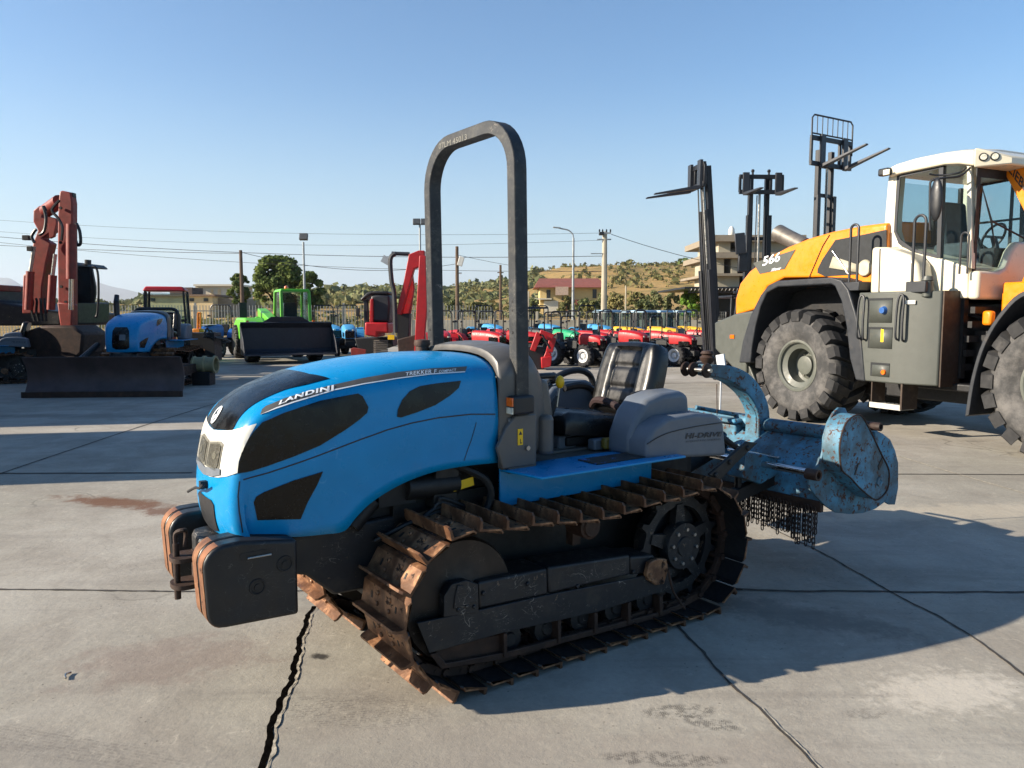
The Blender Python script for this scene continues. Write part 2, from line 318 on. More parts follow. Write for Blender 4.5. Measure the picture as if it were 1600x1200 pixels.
# ---- land beyond the yard
SKY = [(-400, 462), (0, 470), (200, 472), (330, 470), (500, 459), (560, 455), (640, 451), (690, 457), (735, 452), (790, 453), (820, 441), (860, 430), (900, 424), (950, 420), (1000, 420), (1040, 417), (1085, 415), (1150, 412), (1300, 409), (1700, 412), (2400, 440)]
def land(x, y):
    u = 800+F*x/y; v = lerp_tab(SKY, u); hz = 1.6+420*(491.5-v)/F; t = max(0, min(1, (y-110)/310)); t = t*t*(3-2*t)
    near = max(0, min(1, (y-50)/60)); base = near*1.2
    far = 1 if y < 440 else max(.6, 1-(y-440)/900)
    n = math.sin(x*.045+y*.02)*1.1+math.sin(x*.11-y*.07)*.6+math.sin(x*.31+y*.23)*.25
    return -.08+base+(hz-base)*t*far+n*min(1, max(0, (y-60)/80))*(.4+.9*t)
def land_material():
    m = NT('dry_hillside'); b = m.b; n1 = m.ramp(m.noise(.035, 8, .65), .38, .62); n2 = m.ramp(m.noise(.22, 8, .7), .4, .62); n3 = m.noise(1.4, 6, .7)
    col = m.mix(n1, lin('#a18659'), lin('#85734b')); col = m.mix(m.math('MULTIPLY', n2, .7), col, lin('#b3905a')); col = m.mix(m.math('MULTIPLY', m.ramp(m.noise(.09, 9, .75), .50, .62), .75), col, lin('#62623a'))
    col = m.mix(m.math('MULTIPLY', m.ramp(n3, .45, .65), .4), col, lin('#5f5433')); m.l(col, b.inputs['Base Color']); b.inputs['Roughness'].default_value = .95; b.inputs['Specular IOR Level'].default_value = .1
    m.l(m.bump(n3, .8, .3), b.inputs['Normal']); return m.m
ys = [46.9, 48, 52, 58, 66, 76, 90, 105, 120]+[120+12*k for k in range(1, 36)]+[580, 680, 900, 1300]
us = [-1100+38*k for k in range(101)]
b = mb(); b.loft([[((u-800)/F*y, y, land((u-800)/F*y, y) if y > 47 else -.02) for u in us] for y in ys], closed=False); b.f = [f[::-1] for f in b.f]; struct(b.build('hillside', land_material(), smooth=80))
b = mb(); b.add([(-9000, -200, -.3), (9000, -200, -.3), (9000, 12000, -.3), (-9000, 12000, -.3)], [(0, 1, 2, 3)]); struct(b.build('far_ground', mat('far_dry_ground', '#857552', .95, var=.2, vs=.01), smooth=0))
mv_ = [(-300, 452), (-120, 425), (-40, 430), (20, 434), (40, 446), (75, 452), (110, 446), (150, 440), (165, 443), (190, 450), (215, 455), (232, 459), (250, 455), (268, 459), (300, 466), (420, 474)]
b = mb(); rows = []
for D_, k in ((7600, 0), (8200, .55), (9000, 1), (9900, .3), (10500, 0)):
    row = []
    for j in range(121):
        u = -300+6*j; v = lerp_tab(mv_, u); z = (1.6+9000*(492-v)/F)*k*(1+.012*math.sin(j*.9+D_)); row.append(((u-800)/F*D_, D_, z-5))
    rows.append(row)
b.loft(rows, closed=False); b.f = [f[::-1] for f in b.f]; struct(b.build('far_mountain', mat('mountain_rock', '#6d6a5a', .95, var=.2, vs=.002), smooth=80))
# ================================================================ the blue crawler tractor (local frame: x forward, y left = towards the camera side, z up)
TO = V((.07197, 4.05555, 0)); TF = V((-.81534, -.57898, 0)).normalized()
TA = math.atan2(TF.y, TF.x); TM = MX.Translation(TO) @ MX.Rotation(TA, 4, 'Z'); TI = TM.inverted(); TCP = TI @ CP; TRI = TI.to_3x3()
def tloc(u, v, **k):
    d = TRI @ ray(u, v); a, b = list(k.items())[0]; i = 'xyz'.index(a)
    return TCP+d*((b-TCP[i])/d[i])
def tp(pts, y): return [(p.x, p.z) for p in (tloc(u, v, y=y) for u, v in pts)]
tractor = empty('crawler_tractor', TO, TA, 'large blue crawler tractor in front with rusty tracks, tall roll bar and front weights', 'crawler tractor')
# ---- hood surface
prof = smooth_pts([(.44, 1.418, 0), (.60, 1.425, 0), (.80, 1.42, 0), (1.0, 1.404, 0), (1.2, 1.370, 0), (1.36, 1.322, 0), (1.47, 1.272, 0), (1.54, 1.215, 0), (1.582, 1.15, 0), (1.605, 1.08, 0), (1.622, 1.0, 0), (1.632, .93, 0), (1.636, .86, 0), (1.630, .78, 0), (1.612, .715, 0)], 5)
cumx = [0]
for a, b in zip(prof, prof[1:]): cumx.append(cumx[-1]+(b-a).length)
botp = smooth_pts([(.435, .922, 0), (.60, .926, 0), (.757, .918, 0), (.88, .893, 0), (.98, .855, 0), (1.06, .81, 0), (1.12, .755, 0), (1.166, .706, 0), (1.25, .703, 0), (1.35, .706, 0), (1.45, .715, 0), (1.54, .722, 0)], 6)
cumb = [0]
for a, b in zip(botp, botp[1:]): cumb.append(cumb[-1]+(b-a).length)
def bot_at(t):
    L = t*cumb[-1]
    for i in range(len(cumb)-1):
        if L <= cumb[i+1]: return botp[i].lerp(botp[i+1], (L-cumb[i])/(cumb[i+1]-cumb[i]))
    return botp[-1]
wtab = [(.4, .378), (.8, .372), (1.05, .36), (1.3, .33), (1.45, .308), (1.56, .298), (1.7, .30)]
cross = [(0, 0), (.2, .008), (.4, .035), (.58, .09), (.72, .18), (.83, .31), (.91, .47), (.965, .66), (.992, .84), (1.0, 1.0)]
half = []
for i, c in enumerate(prof):
    t = (prof[min(i+1, len(prof)-1)]-prof[max(i-1, 0)]).normalized(); n = V((-t.y, t.x, 0))
    if n.y < 0 and i < 5: n = -n
    if n.x < 0 and i >= 5 and t.y < 0: n = -n
    s = cumx[i]/cumx[-1]
    dep = .125 if s < .5 else .125+(.075-.125)*min(1, (s-.5)/.18)
    e = c-n*dep
    W = lerp_tab(wtab, e.x)
    if s > .62: W *= 1-.05*((s-.62)/.38)
    cr = cross if s < .5 else [(a, d+(d2-d)*min(1, (s-.5)/.15)) for (a, d), d2 in zip(cross, (0, .02, .07, .13, .2, .29, .40, .58, .8, 1))]
    row = [V(((c-n*dep*d).x, W*y, (c-n*dep*d).y)) for y, d in cr]
    E_ = row[-1]; B = bot_at(min(1, s**.82)); 
    if i == len(prof)-1: B = V((E_.x-.002, E_.z-.004, 0))
    for k in range(1, 11):
        q = k/10; x = E_.x+(B.x-E_.x)*q; z = E_.z+(B.y-E_.z)*q
        wy = lerp_tab(wtab, x)*(1-.05*max(0, min(1, ((cumx[i]/cumx[-1])-.62)/.38)))
        bul = .012*math.sin(math.pi*min(1, q*1.3))*min(1, (E_.z-B.y)/.3)
        tuck = -.03*max(0, (1.02-z))/.3*(1 if x > 1.05 else max(0, (x-.6)/.45))
        row.append(V((x, wy+bul+tuck, z)))
    half.append(row)
hood = mb(); nr = len(half[0])
rings = [[V((p.x, -p.y, p.z)) for p in reversed(r[1:])]+r for r in half]
hood.loft(rings, closed=False); hood.f = [f[::-1] for f in hood.f]
hoodo = hood.build('hood', K['blue'], tractor, smooth=50, solid=.004)
allv = [V(p) for p in hood.v]; HB = BVHTree.FromPolygons(allv, hood.f)
def hit(u, v):
    d = (TRI @ ray(u, v)).normalized(); h = HB.ray_cast(TCP, d); return h[0]
S2 = math.sqrt(.5)
PJ = {  # name: (3d -> 2d, 2d -> ray)
    'side': (lambda p: (p.x, p.z), lambda a, b: (V((a, 1.2, b)), V((0, -1, 0)))),
    'nose': (lambda p: (math.atan2(p.y, p.x-1.2), p.z), lambda a, b: (V((1.2+math.cos(a)*1.5, math.sin(a)*1.5, b)), V((-math.cos(a), -math.sin(a), 0)))),
    'top': (lambda p: ((p.x-p.z)*S2, p.y), lambda a, b: (V((a*S2, b, -a*S2))+V((2, 0, 2)), V((-S2, 0, -S2)))),
}
def decal(name, poly, pj, m, off=.0022, step=.02, parent=None, mirror=False, pix=True, bvh=None, both=False, trim=0):
    to2, to3 = PJ[pj]; bvh = bvh or HB
    if pix:
        hs = [hit(u, v) for u, v in poly]; poly = [to2(h) for h in hs if h]
    if mirror:       # near half only: complete it across the centre line
        if pj == 'nose': poly = poly+[(-a, b) for a, b in reversed(poly)]
        else: poly = poly+[(a, -b) for a, b in reversed(poly)]
    st = step/(.4 if pj == 'nose' else 1)
    B = []
    for i, p in enumerate(poly):
        q = poly[(i+1) % len(poly)]; L = math.hypot((q[0]-p[0])*(.4 if pj == 'nose' else 1), q[1]-p[1]); n = max(1, int(L/step))
        B += [(p[0]+(q[0]-p[0])*k/n, p[1]+(q[1]-p[1])*k/n) for k in range(n)]
    x0, x1 = min(p[0] for p in B), max(p[0] for p in B); y0, y1 = min(p[1] for p in B), max(p[1] for p in B)
    pts = [V(p) for p in B]; nb = len(pts)
    a = x0+st/2
    while a < x1:
        b = y0+step/2
        while b < y1: pts.append(V((a, b))); b += step
        a += st
    vs, es, fs, *_ = delaunay_2d_cdt(pts, [(i, (i+1) % nb) for i in range(nb)], [], 1, 1e-5)
    out = []; ok = []
    for p in vs:
        o, d = to3(p[0], p[1]); h = bvh.ray_cast(o, d)
        if h[0] is None: out.append(None); continue
        n = h[1]; n = n if n.dot(d) < 0 else -n
        out.append(h[0]+n*off)
    res = MB(); idx = {}; V3 = []
    for i, p in enumerate(out):
        if p is not None: idx[i] = len(V3); V3.append(p)
    F3 = [tuple(idx[i] for i in f) for f in fs if all(i in idx for i in f)]
    cen = [sum((V3[i] for i in f), V())/3 for f in F3]
    FF = []
    for f in F3:
        n = (V3[f[1]]-V3[f[0]]).cross(V3[f[2]]-V3[f[0]]); o, d = to3(*to2(V3[f[0]])); FF.append(f if n.dot(d) < 0 else f[::-1])
    res.add(V3, FF)
    ob = res.build(name, m, parent or tractor, smooth=60)
    if both:
        r2 = MB().add([(p.x, -p.y, p.z) for p in V3], [f[::-1] for f in FF]); r2.build(name, m, parent or tractor, smooth=60)
    return ob
def c1(pts): return [(220+x/2.5, 520+y/2.5) for x, y in pts]
def c4(pts): return [(220+x/3.157, 620+y/3.157) for x, y in pts]
decal('side_grille', c1([(380, 549), (383, 520), (395, 470), (415, 425), (440, 388), (475, 350), (560, 312), (700, 266), (848, 237), (866, 248), (888, 290), (884, 312), (855, 338), (800, 378), (700, 440), (600, 482), (500, 518), (430, 540)]), 'side', K['gloss_black'], off=.0035, both=True)
decal('side_window', c1([(1000, 328), (1003, 300), (1020, 262), (1050, 228), (1090, 208), (1150, 198), (1250, 187), (1241, 215), (1205, 247), (1150, 282), (1080, 310), (1015, 331)]), 'side', K['gloss_black'], off=.003, both=True)
decal('lower_grille', c1([(455, 731), (441, 662), (450, 640), (480, 622), (600, 575), (711, 541), (690, 590), (652, 660), (624, 727)]), 'side', K['gloss_black'], off=.003, both=True)
band = decal('name_stripe', c1([(467, 321), (475, 300), (490, 287), (560, 258), (640, 234), (750, 205), (870, 178), (1000, 155), (1130, 141), (1274, 133), (1266, 154), (1130, 163), (1000, 180), (870, 201), (760, 223), (680, 247), (600, 271), (530, 295)]), 'side', K['cowl'], off=.003)
decal('stripe_line', c1([(467, 321), (530, 293), (600, 269), (680, 245), (760, 221), (870, 199), (1000, 178), (1130, 161), (1266, 152), (1265, 156), (1130, 165), (1000, 182), (870, 203), (760, 226), (680, 250), (600, 274), (530, 298)]), 'side', K['letter'], off=.0042, step=.01)
# panel joint lines
def groove(name, pts, wpx=2.2, m='black', **k):
    up = []; dn = []
    for i, p in enumerate(pts):
        a = pts[max(0, i-1)]; b = pts[min(len(pts)-1, i+1)]; dx, dy = b[0]-a[0], b[1]-a[1]; L = math.hypot(dx, dy)
        nx, ny = -dy/L*wpx/2, dx/L*wpx/2; up.append((p[0]+nx, p[1]+ny)); dn.append((p[0]-nx, p[1]-ny))
    return decal(name, c1(up+dn[::-1]), 'side', K[m], off=.0015, step=.012, **k)
groove('bonnet_joint', [(400, 574), (500, 546), (620, 506), (740, 462), (860, 416), (960, 380), (1060, 352), (1160, 332), (1290, 318), (1384, 318)], 5)
groove('panel_joint', [(386, 580), (380, 640), (385, 700), (398, 780)], 5)
groove('panel_joint', [(1310, 350), (1290, 420), (1262, 500)], 2.5)
decal('nose_panel', c4([(345, 160), (400, 168), (452, 166), (520, 150), (573, 132), (540, 190), (510, 250), (485, 320), (479, 375), (430, 392), (385, 398), (345, 394)]), 'nose', K['white'], off=.0035, step=.012, mirror=True)
decal('bonnet_stripe', [(330, 669)]+c1([(300, 379), (358, 383), (368, 365), (385, 335), (410, 306), (440, 282), (500, 250), (560, 225), (640, 205), (738, 180), (660, 163), (592, 148), (560, 152)]), 'top', K['gloss_black'], off=.003, mirror=True)
# headlights on the nose (a pair side by side), lens + frame, in (angle, z)
def nz(a, z): return (a, z)
for s in (1, -1):
    q = [(.012, .985), (.02, 1.083), (.32, 1.098), (.39, 1.09), (.375, 1.0), (.33, .978)]
    q = [(s*a, z) for a, z in q]
    hs = decal('headlight', q, 'nose', K['dark_lamp'], off=.006, step=.012, pix=False)
    cx = sum(a for a, z in q)/len(q); cz = sum(z for a, z in q)/len(q)
    decal('lens', [(cx+(a-cx)*.9, cz+(z-cz)*.9) for a, z in q], 'nose', K['glass'], off=.014, step=.010, pix=False, parent=hs)
    decal('reflector', [(cx+(a-cx)*.80, cz+(z-cz)*.80) for a, z in q], 'nose', K['reflector'], off=.009, step=.010, pix=False, parent=hs)
    decal('bulb', [(cx+.05*math.cos(t), cz+.016*math.sin(t)) for t in [2*math.pi*k/14 for k in range(14)]], 'nose', K['dark_lamp'], off=.011, step=.006, pix=False, parent=hs)
decal('lamp_sill', [(.42, .975), (.41, .998), (.0, .980), (-.41, .998), (-.42, .975), (-.25, .957), (.0, .948), (.25, .957)], 'nose', K['grey_plastic'], off=.009, step=.012, pix=False)
decal('bumper_grille', [(.27, .735), (.27, .845), (.2, .86), (-.2, .86), (-.27, .845), (-.27, .735), (-.1, .722), (.1, .722)], 'nose', K['black'], off=.004, step=.015, pix=False)
# round emblem on the bonnet: white disc ring with a swept mark
def ringpoly(cx, cy, r0, r1, a0, a1, n=20, sy=1):
    return [(cx+r1*math.cos(R(a)), cy+sy*r1*math.sin(R(a))) for a in [a0+(a1-a0)*k/n for k in range(n+1)]]+[(cx+r0*math.cos(R(a)), cy+sy*r0*math.sin(R(a))) for a in [a1+(a0-a1)*k/n for k in range(n+1)]]
ec = PJ['top'][0](hit(339.5, 648)); ex, ey = ec[0], ec[1]
emb = decal('emblem', ringpoly(ex, ey, .030, .040, 0, 359), 'top', K['letter'], off=.006, step=.006, pix=False)
decal('emblem_mark', ringpoly(ex-.004, ey+.004, .006, .022, -60, 200), 'top', K['letter'], off=.006, step=.006, pix=False, parent=emb)
decal('emblem_mark', [(ex+.02, ey-.02), (ex+.026, ey+.004), (ex+.004, ey+.012), (ex+.008, ey-.004)], 'top', K['letter'], off=.0065, step=.006, pix=False, parent=emb)
# lettering
def text_mesh(s, shear=0, off=0.0, spacing=1.0):
    cu = bpy.data.curves.new('lettering', 'FONT'); cu.body = s; cu.shear = shear; cu.offset = off; cu.resolution_u = 3; cu.fill_mode = 'FRONT'; cu.space_character = spacing
    o = bpy.data.objects.new('lettering', cu); COL.objects.link(o); dg = bpy.context.evaluated_depsgraph_get(); me = bpy.data.meshes.new_from_object(o.evaluated_get(dg))
    bpy.data.objects.remove(o); vs = [v.co.copy() for v in me.vertices]; fs = [tuple(p.vertices) for p in me.polygons]; bpy.data.meshes.remove(me)
    x0, x1 = min(v.x for v in vs), max(v.x for v in vs); y0, y1 = min(v.y for v in vs), max(v.y for v in vs)
    return [((v.x-x0)/(x1-x0), (v.y-y0)/(y1-y0)) for v in vs], fs
def letters(name, s, fn, m, parent, **k):
    q, fs = text_mesh(s, **k); return MB().add([fn(a, b) for a, b in q], fs).build(name, m, parent, smooth=0)
def quad_on_hood(q, off=.0055):    # q: px of bottom-left, bottom-mid, bottom-right, top-left, top-mid, top-right
    def f(a, b):
        def qd(P0, P1, P2): return [P0[i]*(1-a)*(1-2*a)+P1[i]*4*a*(1-a)+P2[i]*a*(2*a-1) for i in (0, 1)]
        lo, hi = qd(*q[:3]), qd(*q[3:]); u, v = [lo[i]+(hi[i]-lo[i])*b for i in (0, 1)]
        h = hit(u, v); return h+V((0, off, off*.4))
    return f
letters('maker_lettering', 'LANDINI', quad_on_hood(c1([(536, 283), (640, 248), (751, 225), (544, 265), (643, 230), (752, 205)])), K['letter'], band, off=.035, spacing=1.1)
letters('model_lettering', 'TREKKER F', quad_on_hood(c1([(1031, 169), (1092, 163), (1152, 159), (1033, 156), (1093, 148), (1154, 144)])), K['letter'], band, off=.02, spacing=1.1)
letters('model_lettering', 'COMPACT', quad_on_hood(c1([(1161, 158), (1195, 155), (1229, 152), (1163, 147), (1196, 144), (1230, 141)])), K['letter'], band, off=.02, spacing=1.1)
# ---- nose extras, front frame, weights
m = mb(); m.tube(smooth_pts([tloc(*p, x=1.66) for p in ((318, 757), (312, 763), (305, 762), (294, 768))], 4), .006); m.box(tloc(318, 757, x=1.645), (.03, .03, .03)); m.build('bonnet_catch', K['black'], tractor)
fr = mb()
fr.prism([(.55, .40), (.55, .72), (1.35, .70), (1.52, .70), (1.56, .66), (1.56, .60), (1.30, .52), (1.18, .41)], 'y', -.235, .235)
fr.prism([(1.5, -.17), (1.5, .17), (1.66, .12), (1.68, .06), (1.68, -.06), (1.66, -.12)], 'z', .60, .70)
fr.build('front_frame', K['black_metal'], tractor, bevel=.012)
hb = mb()
for z in (.50, .61):
    hb.prism(rrect(1.72, 0, .12, .13, .05), 'z', z, z+.018)
hb.cyl((1.755, 0, .45), (1.755, 0, .68), .013); hb.tube(smooth_pts([(1.755, 0, .67), (1.755, 0, .72), (1.73, .02, .735), (1.715, 0, .72), (1.72, 0, .66)], 4), .009); hb.box((1.66, 0, .56), (.05, .12, .14))
hb.build('tow_hitch', K['dark_rust'], tractor, bevel=.003)
for s in (1, -1):
    wy0, wy1 = (.20, .385); b = mb(); y0, y1 = s*wy0, s*wy1
    out = [(1.40, .44), (1.40, .725), (1.44, .74), (1.70, .755)]
    def rc(cx, cz, r, a, b_, n=5): return [(cx+r*math.cos(R(a+(b_-a)*k/n)), cz+r*math.sin(R(a+(b_-a)*k/n))) for k in range(n+1)]
    poly = [(1.385, .42), (1.66, .43)]+rc(1.665, .495, .065, -90, 0)+rc(1.655, .665, .085, 5, 85)+[(1.60, .752), (1.385, .722)]
    for a, c in ((y0, y0+s*.085), (y0+s*.089, y0+s*.172)): b.prism(poly, 'y', min(a, c), max(a, c))
    wt = b.build('front_weight', K['cast'], tractor, bevel=.014, seg=3)
    yo = y0+s*.172
    f = mb()                        # worn bare front rim: the leading edge of the plates
    for a, c in ((y0+s*.012, y0+s*.073), (y0+s*.101, y0+s*.160)):
        pr = rc(1.6665, .495, .0655, -70, 0)+rc(1.6565, .665, .0855, 5, 70); pi = [(x-.01, z) for x, z in pr]
        f.prism(pr+pi[::-1], 'y', min(a, c), max(a, c))
    f.build('worn_edge', K['rust'], wt)
    g = mb(); g.prism(rrect(1.545, .692, .125, .028, .008), 'y', yo-s*.003 if s > 0 else yo+.003, yo+s*.0015)
    g.build('grip_slot', K['greasy'], wt); g = mb(); g.tube([(1.49, yo+s*.004, .684), (1.58, yo+s*.004, .684)], .004); g.build('grip_edge', K['steel'], wt)
    for cx, cz in ((1.545, .565), (1.437, .635)):
        g = mb(); g.lathe([(.0, .006), (.012, .006), (.0125, .0015), (.024, .0015), (.026, .005), (.031, .005), (.033, 0)], (cx, yo, cz), seg=24)
        if s < 0: g.v = [(x, 2*yo-y, z) for x, y, z in g.v]
        g.build('bolt_boss', [K['greasy']], wt)
# ---- ballast carrier between the weights and an oily underside
b = mb(); b.box((1.45, 0, .58), (.12, .42, .10)); b.box((1.56, 0, .66), (.12, .30, .05)); b.build('weight_carrier', K['black_metal'], tractor, bevel=.006)
e = mb(); e.box((.72, 0, .74), (.9, .40, .40)); e.box((.2, 0, .52), (1.6, .38, .36)); e.box((-.5, 0, .62), (.7, .40, .35)); e.b2((-1.0, -.235, .30), (.9, .235, .78)); e.box((.9, .18, .83), (.18, .2, .12)); e.cyl((.60, .27, .83), (.86, .27, .84), .055); e.cyl((1.0, .24, .80), (1.1, .24, .70), .04)
e.prism([(.62, .74), (.60, .93), (.72, .93), (.74, .74)], 'y', .22, .31)
for k in range(4): e.tube(smooth_pts([(1.0-.05*k, .25, .62), (.86-.05*k, .31, .69+.01*k), (.7, .32, .72+.02*k), (.55-.03*k, .30, .66)], 5), .012)
e.tube(smooth_pts([(.62, .3, .92), (.48, .34, .84), (.46, .34, .72), (.56, .32, .62)], 5), .02)
e.build('engine_block', K['greasy'], tractor, bevel=.008)
b = mb(); b.box((.585, .316, .83), (.11, .003, .04), ry=.15); b.build('engine_sticker', K['sticker'], tractor)
# ---- grey cowl behind the hood and dashboard
def hood_section(x, top, wd, bot, rr=1.0, yaw=0):
    return [V((x, wd*y, top-.14*rr*d)) for y, d in cross]+[V((x, wd, top-.14*rr-(top-.14*rr-bot)*k/5)) for k in range(1, 6)]
ck = []
for x, top, wd, bot in ((.438, 1.425, .382, .90), (.425, 1.45, .392, .89), (.36, 1.462, .395, .89), (.28, 1.466, .388, .92), (.22, 1.452, .375, .95), (.17, 1.40, .35, .98), (.14, 1.30, .33, .98), (.12, 1.15, .32, .96)):
    r = hood_section(x, top, wd, bot); ck.append([V((p.x, -p.y, p.z)) for p in reversed(r[1:])]+r)
c = mb(); c.loft(ck, closed=False); c.f = [f[::-1] for f in c.f]; c.add(ck[-1], [tuple(range(len(ck[-1])))])
cw = c.build('cowl', K['cowl'], tractor, smooth=50, solid=.006)
b = mb(); b.prism([(.16, 1.30), (.16, .92), (.08, .92), (.07, 1.12), (.10, 1.28)], 'y', -.3, .33)
b.cyl((.15, .36, .93), (.15, .36, 1.12), .042); b.build('console', K['cowl'], tractor, bevel=.02, seg=3)
b = mb(); b.lathe([(0, .0), (.040, 0), (.043, .012), (.040, .03), (0, .035)], (.47, -.27, 1.44), 'z', 24); b.lathe([(.035, -.06), (.035, 0)], (.47, -.27, 1.44), 'z', 20); b.build('air_intake', K['dark_rust'], tractor)
# ---- roll bar
rx = .335; ys = .385; zt = 2.475; rad = .22
pts = [(rx-.02, ys, .92), (rx-.012, ys, 1.5), (rx, ys, zt-rad)]
pts += [(rx, ys-rad+rad*math.cos(R(a)), zt-rad+rad*math.sin(R(a))) for a in range(10, 91, 10)]
pts += [(rx, -ys+rad-rad*math.sin(R(a)), zt-rad+rad*math.cos(R(a))) for a in range(0, 81, 10)]
pts += [(rx, -ys, zt-rad), (rx-.012, -ys, 1.5), (rx-.02, -ys, .92)]
rb = mb(); rings = []
for i, p in enumerate(pts):
    p = V(p); t = (V(pts[min(i+1, len(pts)-1)])-V(pts[max(i-1, 0)])).normalized(); o = V((1, 0, 0)); n = t.cross(o).normalized()
    rings.append([p+o*.035*a+n*.030*b for a, b in ((1, .9), (.9, 1), (-.9, 1), (-1, .9), (-1, -.9), (-.9, -1), (.9, -1), (1, -.9))])
rb.loft(rings); rbo = rb.build('roll_bar', mat('scuffed_black_steel', '#232629', .5, .1, var=.2, vs=9, dirt=.42, dc='#57554e', ds=16, bump=.15, bs=70, scr=.6, scs=12), tractor, smooth=30)
b = mb()
for s in (1, -1):
    for z in (1.62, 1.66, 1.52): b.cyl((rx+.012, s*ys, z), (rx+.026, s*ys, z), .006, seg=10)
b.build('pin_hole', K['greasy'], rbo)
def on_rops(a, bb): return V((rx+.037, -.25+.27*a, zt-.014+.028*(bb-.5)))
letters('chalk_lettering', '07LM 45013', on_rops, mat('faint_chalk', '#77766f', .8), rbo, off=0)
for s in (1, -1):
    b = mb(); b.prism([(.44, .90), (.47, 1.0), (.42, 1.09), (.37, 1.14), (.25, 1.14), (.25, .90)], 'y', s*.40, s*.425)
    b.box((.32, s*.38, 1.0), (.16, .07, .26)); rp = b.build('roll_bar_bracket', K['cowl'], tractor, bevel=.006)
    if s > 0:
        g = mb(); g.box((.345, .4275, 1.04), (.028, .003, .075)); g.build('warning_sticker', K['sticker'], rp)
        g = mb(); g.prism([(.335, 1.050), (.355, 1.050), (.345, 1.068)], 'y', .4292, .4297); g.box((.345, .4295, 1.020), (.003, .001, .022)); g.box((.342, .4295, 1.012), (.010, .001, .004)); g.build('warning_mark', K['dark_letter'], rp)
    g = mb(); g.lathe([(0, .012), (.011, .012), (.012, 0)], (.305, s*.426, .985), seg=12); g.build('bolt_head', K['steel'], rp)
    g = mb(); g.box((.34, s*.425, 1.19), (.12, .06, .085)); im = g.build('side_lamp', K['black'], tractor, bevel=.012, seg=3)
    g = mb(); g.box((.402, s*.425, 1.205), (.006, .05, .04)); g.build('orange_reflector', K['orange_lens'], im, bevel=.002)
    g = mb(); g.box((.402, s*.425, 1.165), (.006, .05, .03)); g.build('clear_reflector', K['lamp'], im, bevel=.002)
# ---- floor, fenders, seat
b = mb(); b.b2((-.6, -.5, .865), (.25, .36, .885)); b.b2((-.35, -.20, .885), (.02, .20, .90)); b.build('floor_plate', K['cowl'], tractor, bevel=.004)
for s in (1, -1):
    if s > 0: top = [(p.x, p.y) for p in (tloc(783, 733, z=.892), tloc(847, 746, z=.892), tloc(1072, 717, z=.875), tloc(1060, 700, z=.875))]; top = [top[0], top[1], top[2], (top[2][0], .33), (.40, .33)]
    f = mb(); f.prism([(x, s*y) for x, y in top], 'z', .880, .892); f.b2((-.6, s*.33, .70), (.40, s*.342, .882))
    fo = f.build('track_fender', K['blue'], tractor, bevel=.004)
    g = mb(); g.box((-.18, s*.50, .896), (.36, .14, .005)); g.build('grip_pad', mat('worn_grip_pad', '#1e2022', .8, dirt=.5, chips=.35, cc='#1d6fc0', bump=.5, bs=90), fo)
# seat-side fenders and boxes
def sideloft(polys, name, m, bev=.03, flip=1):
    a = mb()
    for poly, y0, y1, sh in polys:
        cx = sum(p[0] for p in poly)/len(poly); cz = min(p[1] for p in poly)
        p2 = [(cx+(x-cx)*sh, cz+(z-cz)*sh) for x, z in poly]
        a.prism(poly, 'y', flip*y0, flip*y1, p2) if flip > 0 else a.prism(p2, 'y', flip*y1, flip*y0, poly)
    return a.build(name, m, tractor, bevel=bev, seg=4, smooth=50)
hump = tp([(981, 712), (984, 680), (996, 645), (1012, 622), (1038, 612), (1068, 609), (1078, 614), (1080, 642), (1080, 712)], .47)
boxp = tp([(1010, 718), (1011, 692), (1022, 668), (1045, 652), (1090, 645), (1120, 647), (1132, 656), (1137, 712)], .585)
for s in (1, -1):
    sideloft([(hump, .30, .47, .97)], 'seat_fender', K['grey_plastic'], .03, s)
    bx = sideloft([(boxp, .34, .585, .985)], 'battery_cover', K['grey_plastic'], .02, s)
    if s > 0:
        g = mb(); pp = [tloc(u, v, y=.588) for u, v in ((1011, 694), (1040, 678), (1085, 667), (1131, 660))]; g.tube(smooth_pts(pp, 4), .0025, 5)
        g.build('lid_seam', K['black'], bx)
        def onbox(a, b_): p = tloc(1071+58*a, 686-4.5*a-9*b_+2*a*b_, y=.5885); return p
        letters('model_lettering', 'HI-DRIVE', onbox, K['dark_letter'], bx, shear=.25, off=.03, spacing=1.08)
        def onbox2(a, b_): p = tloc(1072+54*a, 691.5-4*a-2.6*b_, y=.5885); return p
        letters('small_lettering', 'HYDROSTATIC STEERING', onbox2, K['dark_letter'], bx)
def cushion(nx, ny, sx, sy, th, tuft, tf):
    top = [[None]*(ny+1) for _ in range(nx+1)]; vs = []; fs = []
    for i in range(nx+1):
        for j in range(ny+1):
            a, b_ = 2*i/nx-1, 2*j/ny-1
            x, y = a*sx*(1-.06*b_*b_), b_*sy*(1-.05*a*a); e_ = max(abs(a), abs(b_)); r = (1-e_**6)**.5 if e_ < 1 else 0
            z = th*(.35+.65*r)
            if e_ < .92: z -= tuft(a, b_)
            if abs(b_) > .7: z += .25*th*((abs(b_)-.7)/.3)*r
            vs.append((x, y, z))
    n = ny+1
    for i in range(nx):
        for j in range(ny): fs.append((i*n+j, (i+1)*n+j, (i+1)*n+j+1, i*n+j+1))
    rim = [i*n for i in range(nx+1)]+[nx*n+j for j in range(1, n)]+[i*n+ny for i in range(nx-1, -1, -1)]+[j for j in range(ny-1, 0, -1)]
    base = len(vs); vs += [(vs[i][0]*.97, vs[i][1]*.97, -.03) for i in rim]
    k = len(rim)
    for i in range(k): fs.append((rim[(i+1) % k], rim[i], base+i, base+(i+1) % k))
    fs.append(tuple(range(base, base+k)))
    return [tf(V(v)) for v in vs], fs
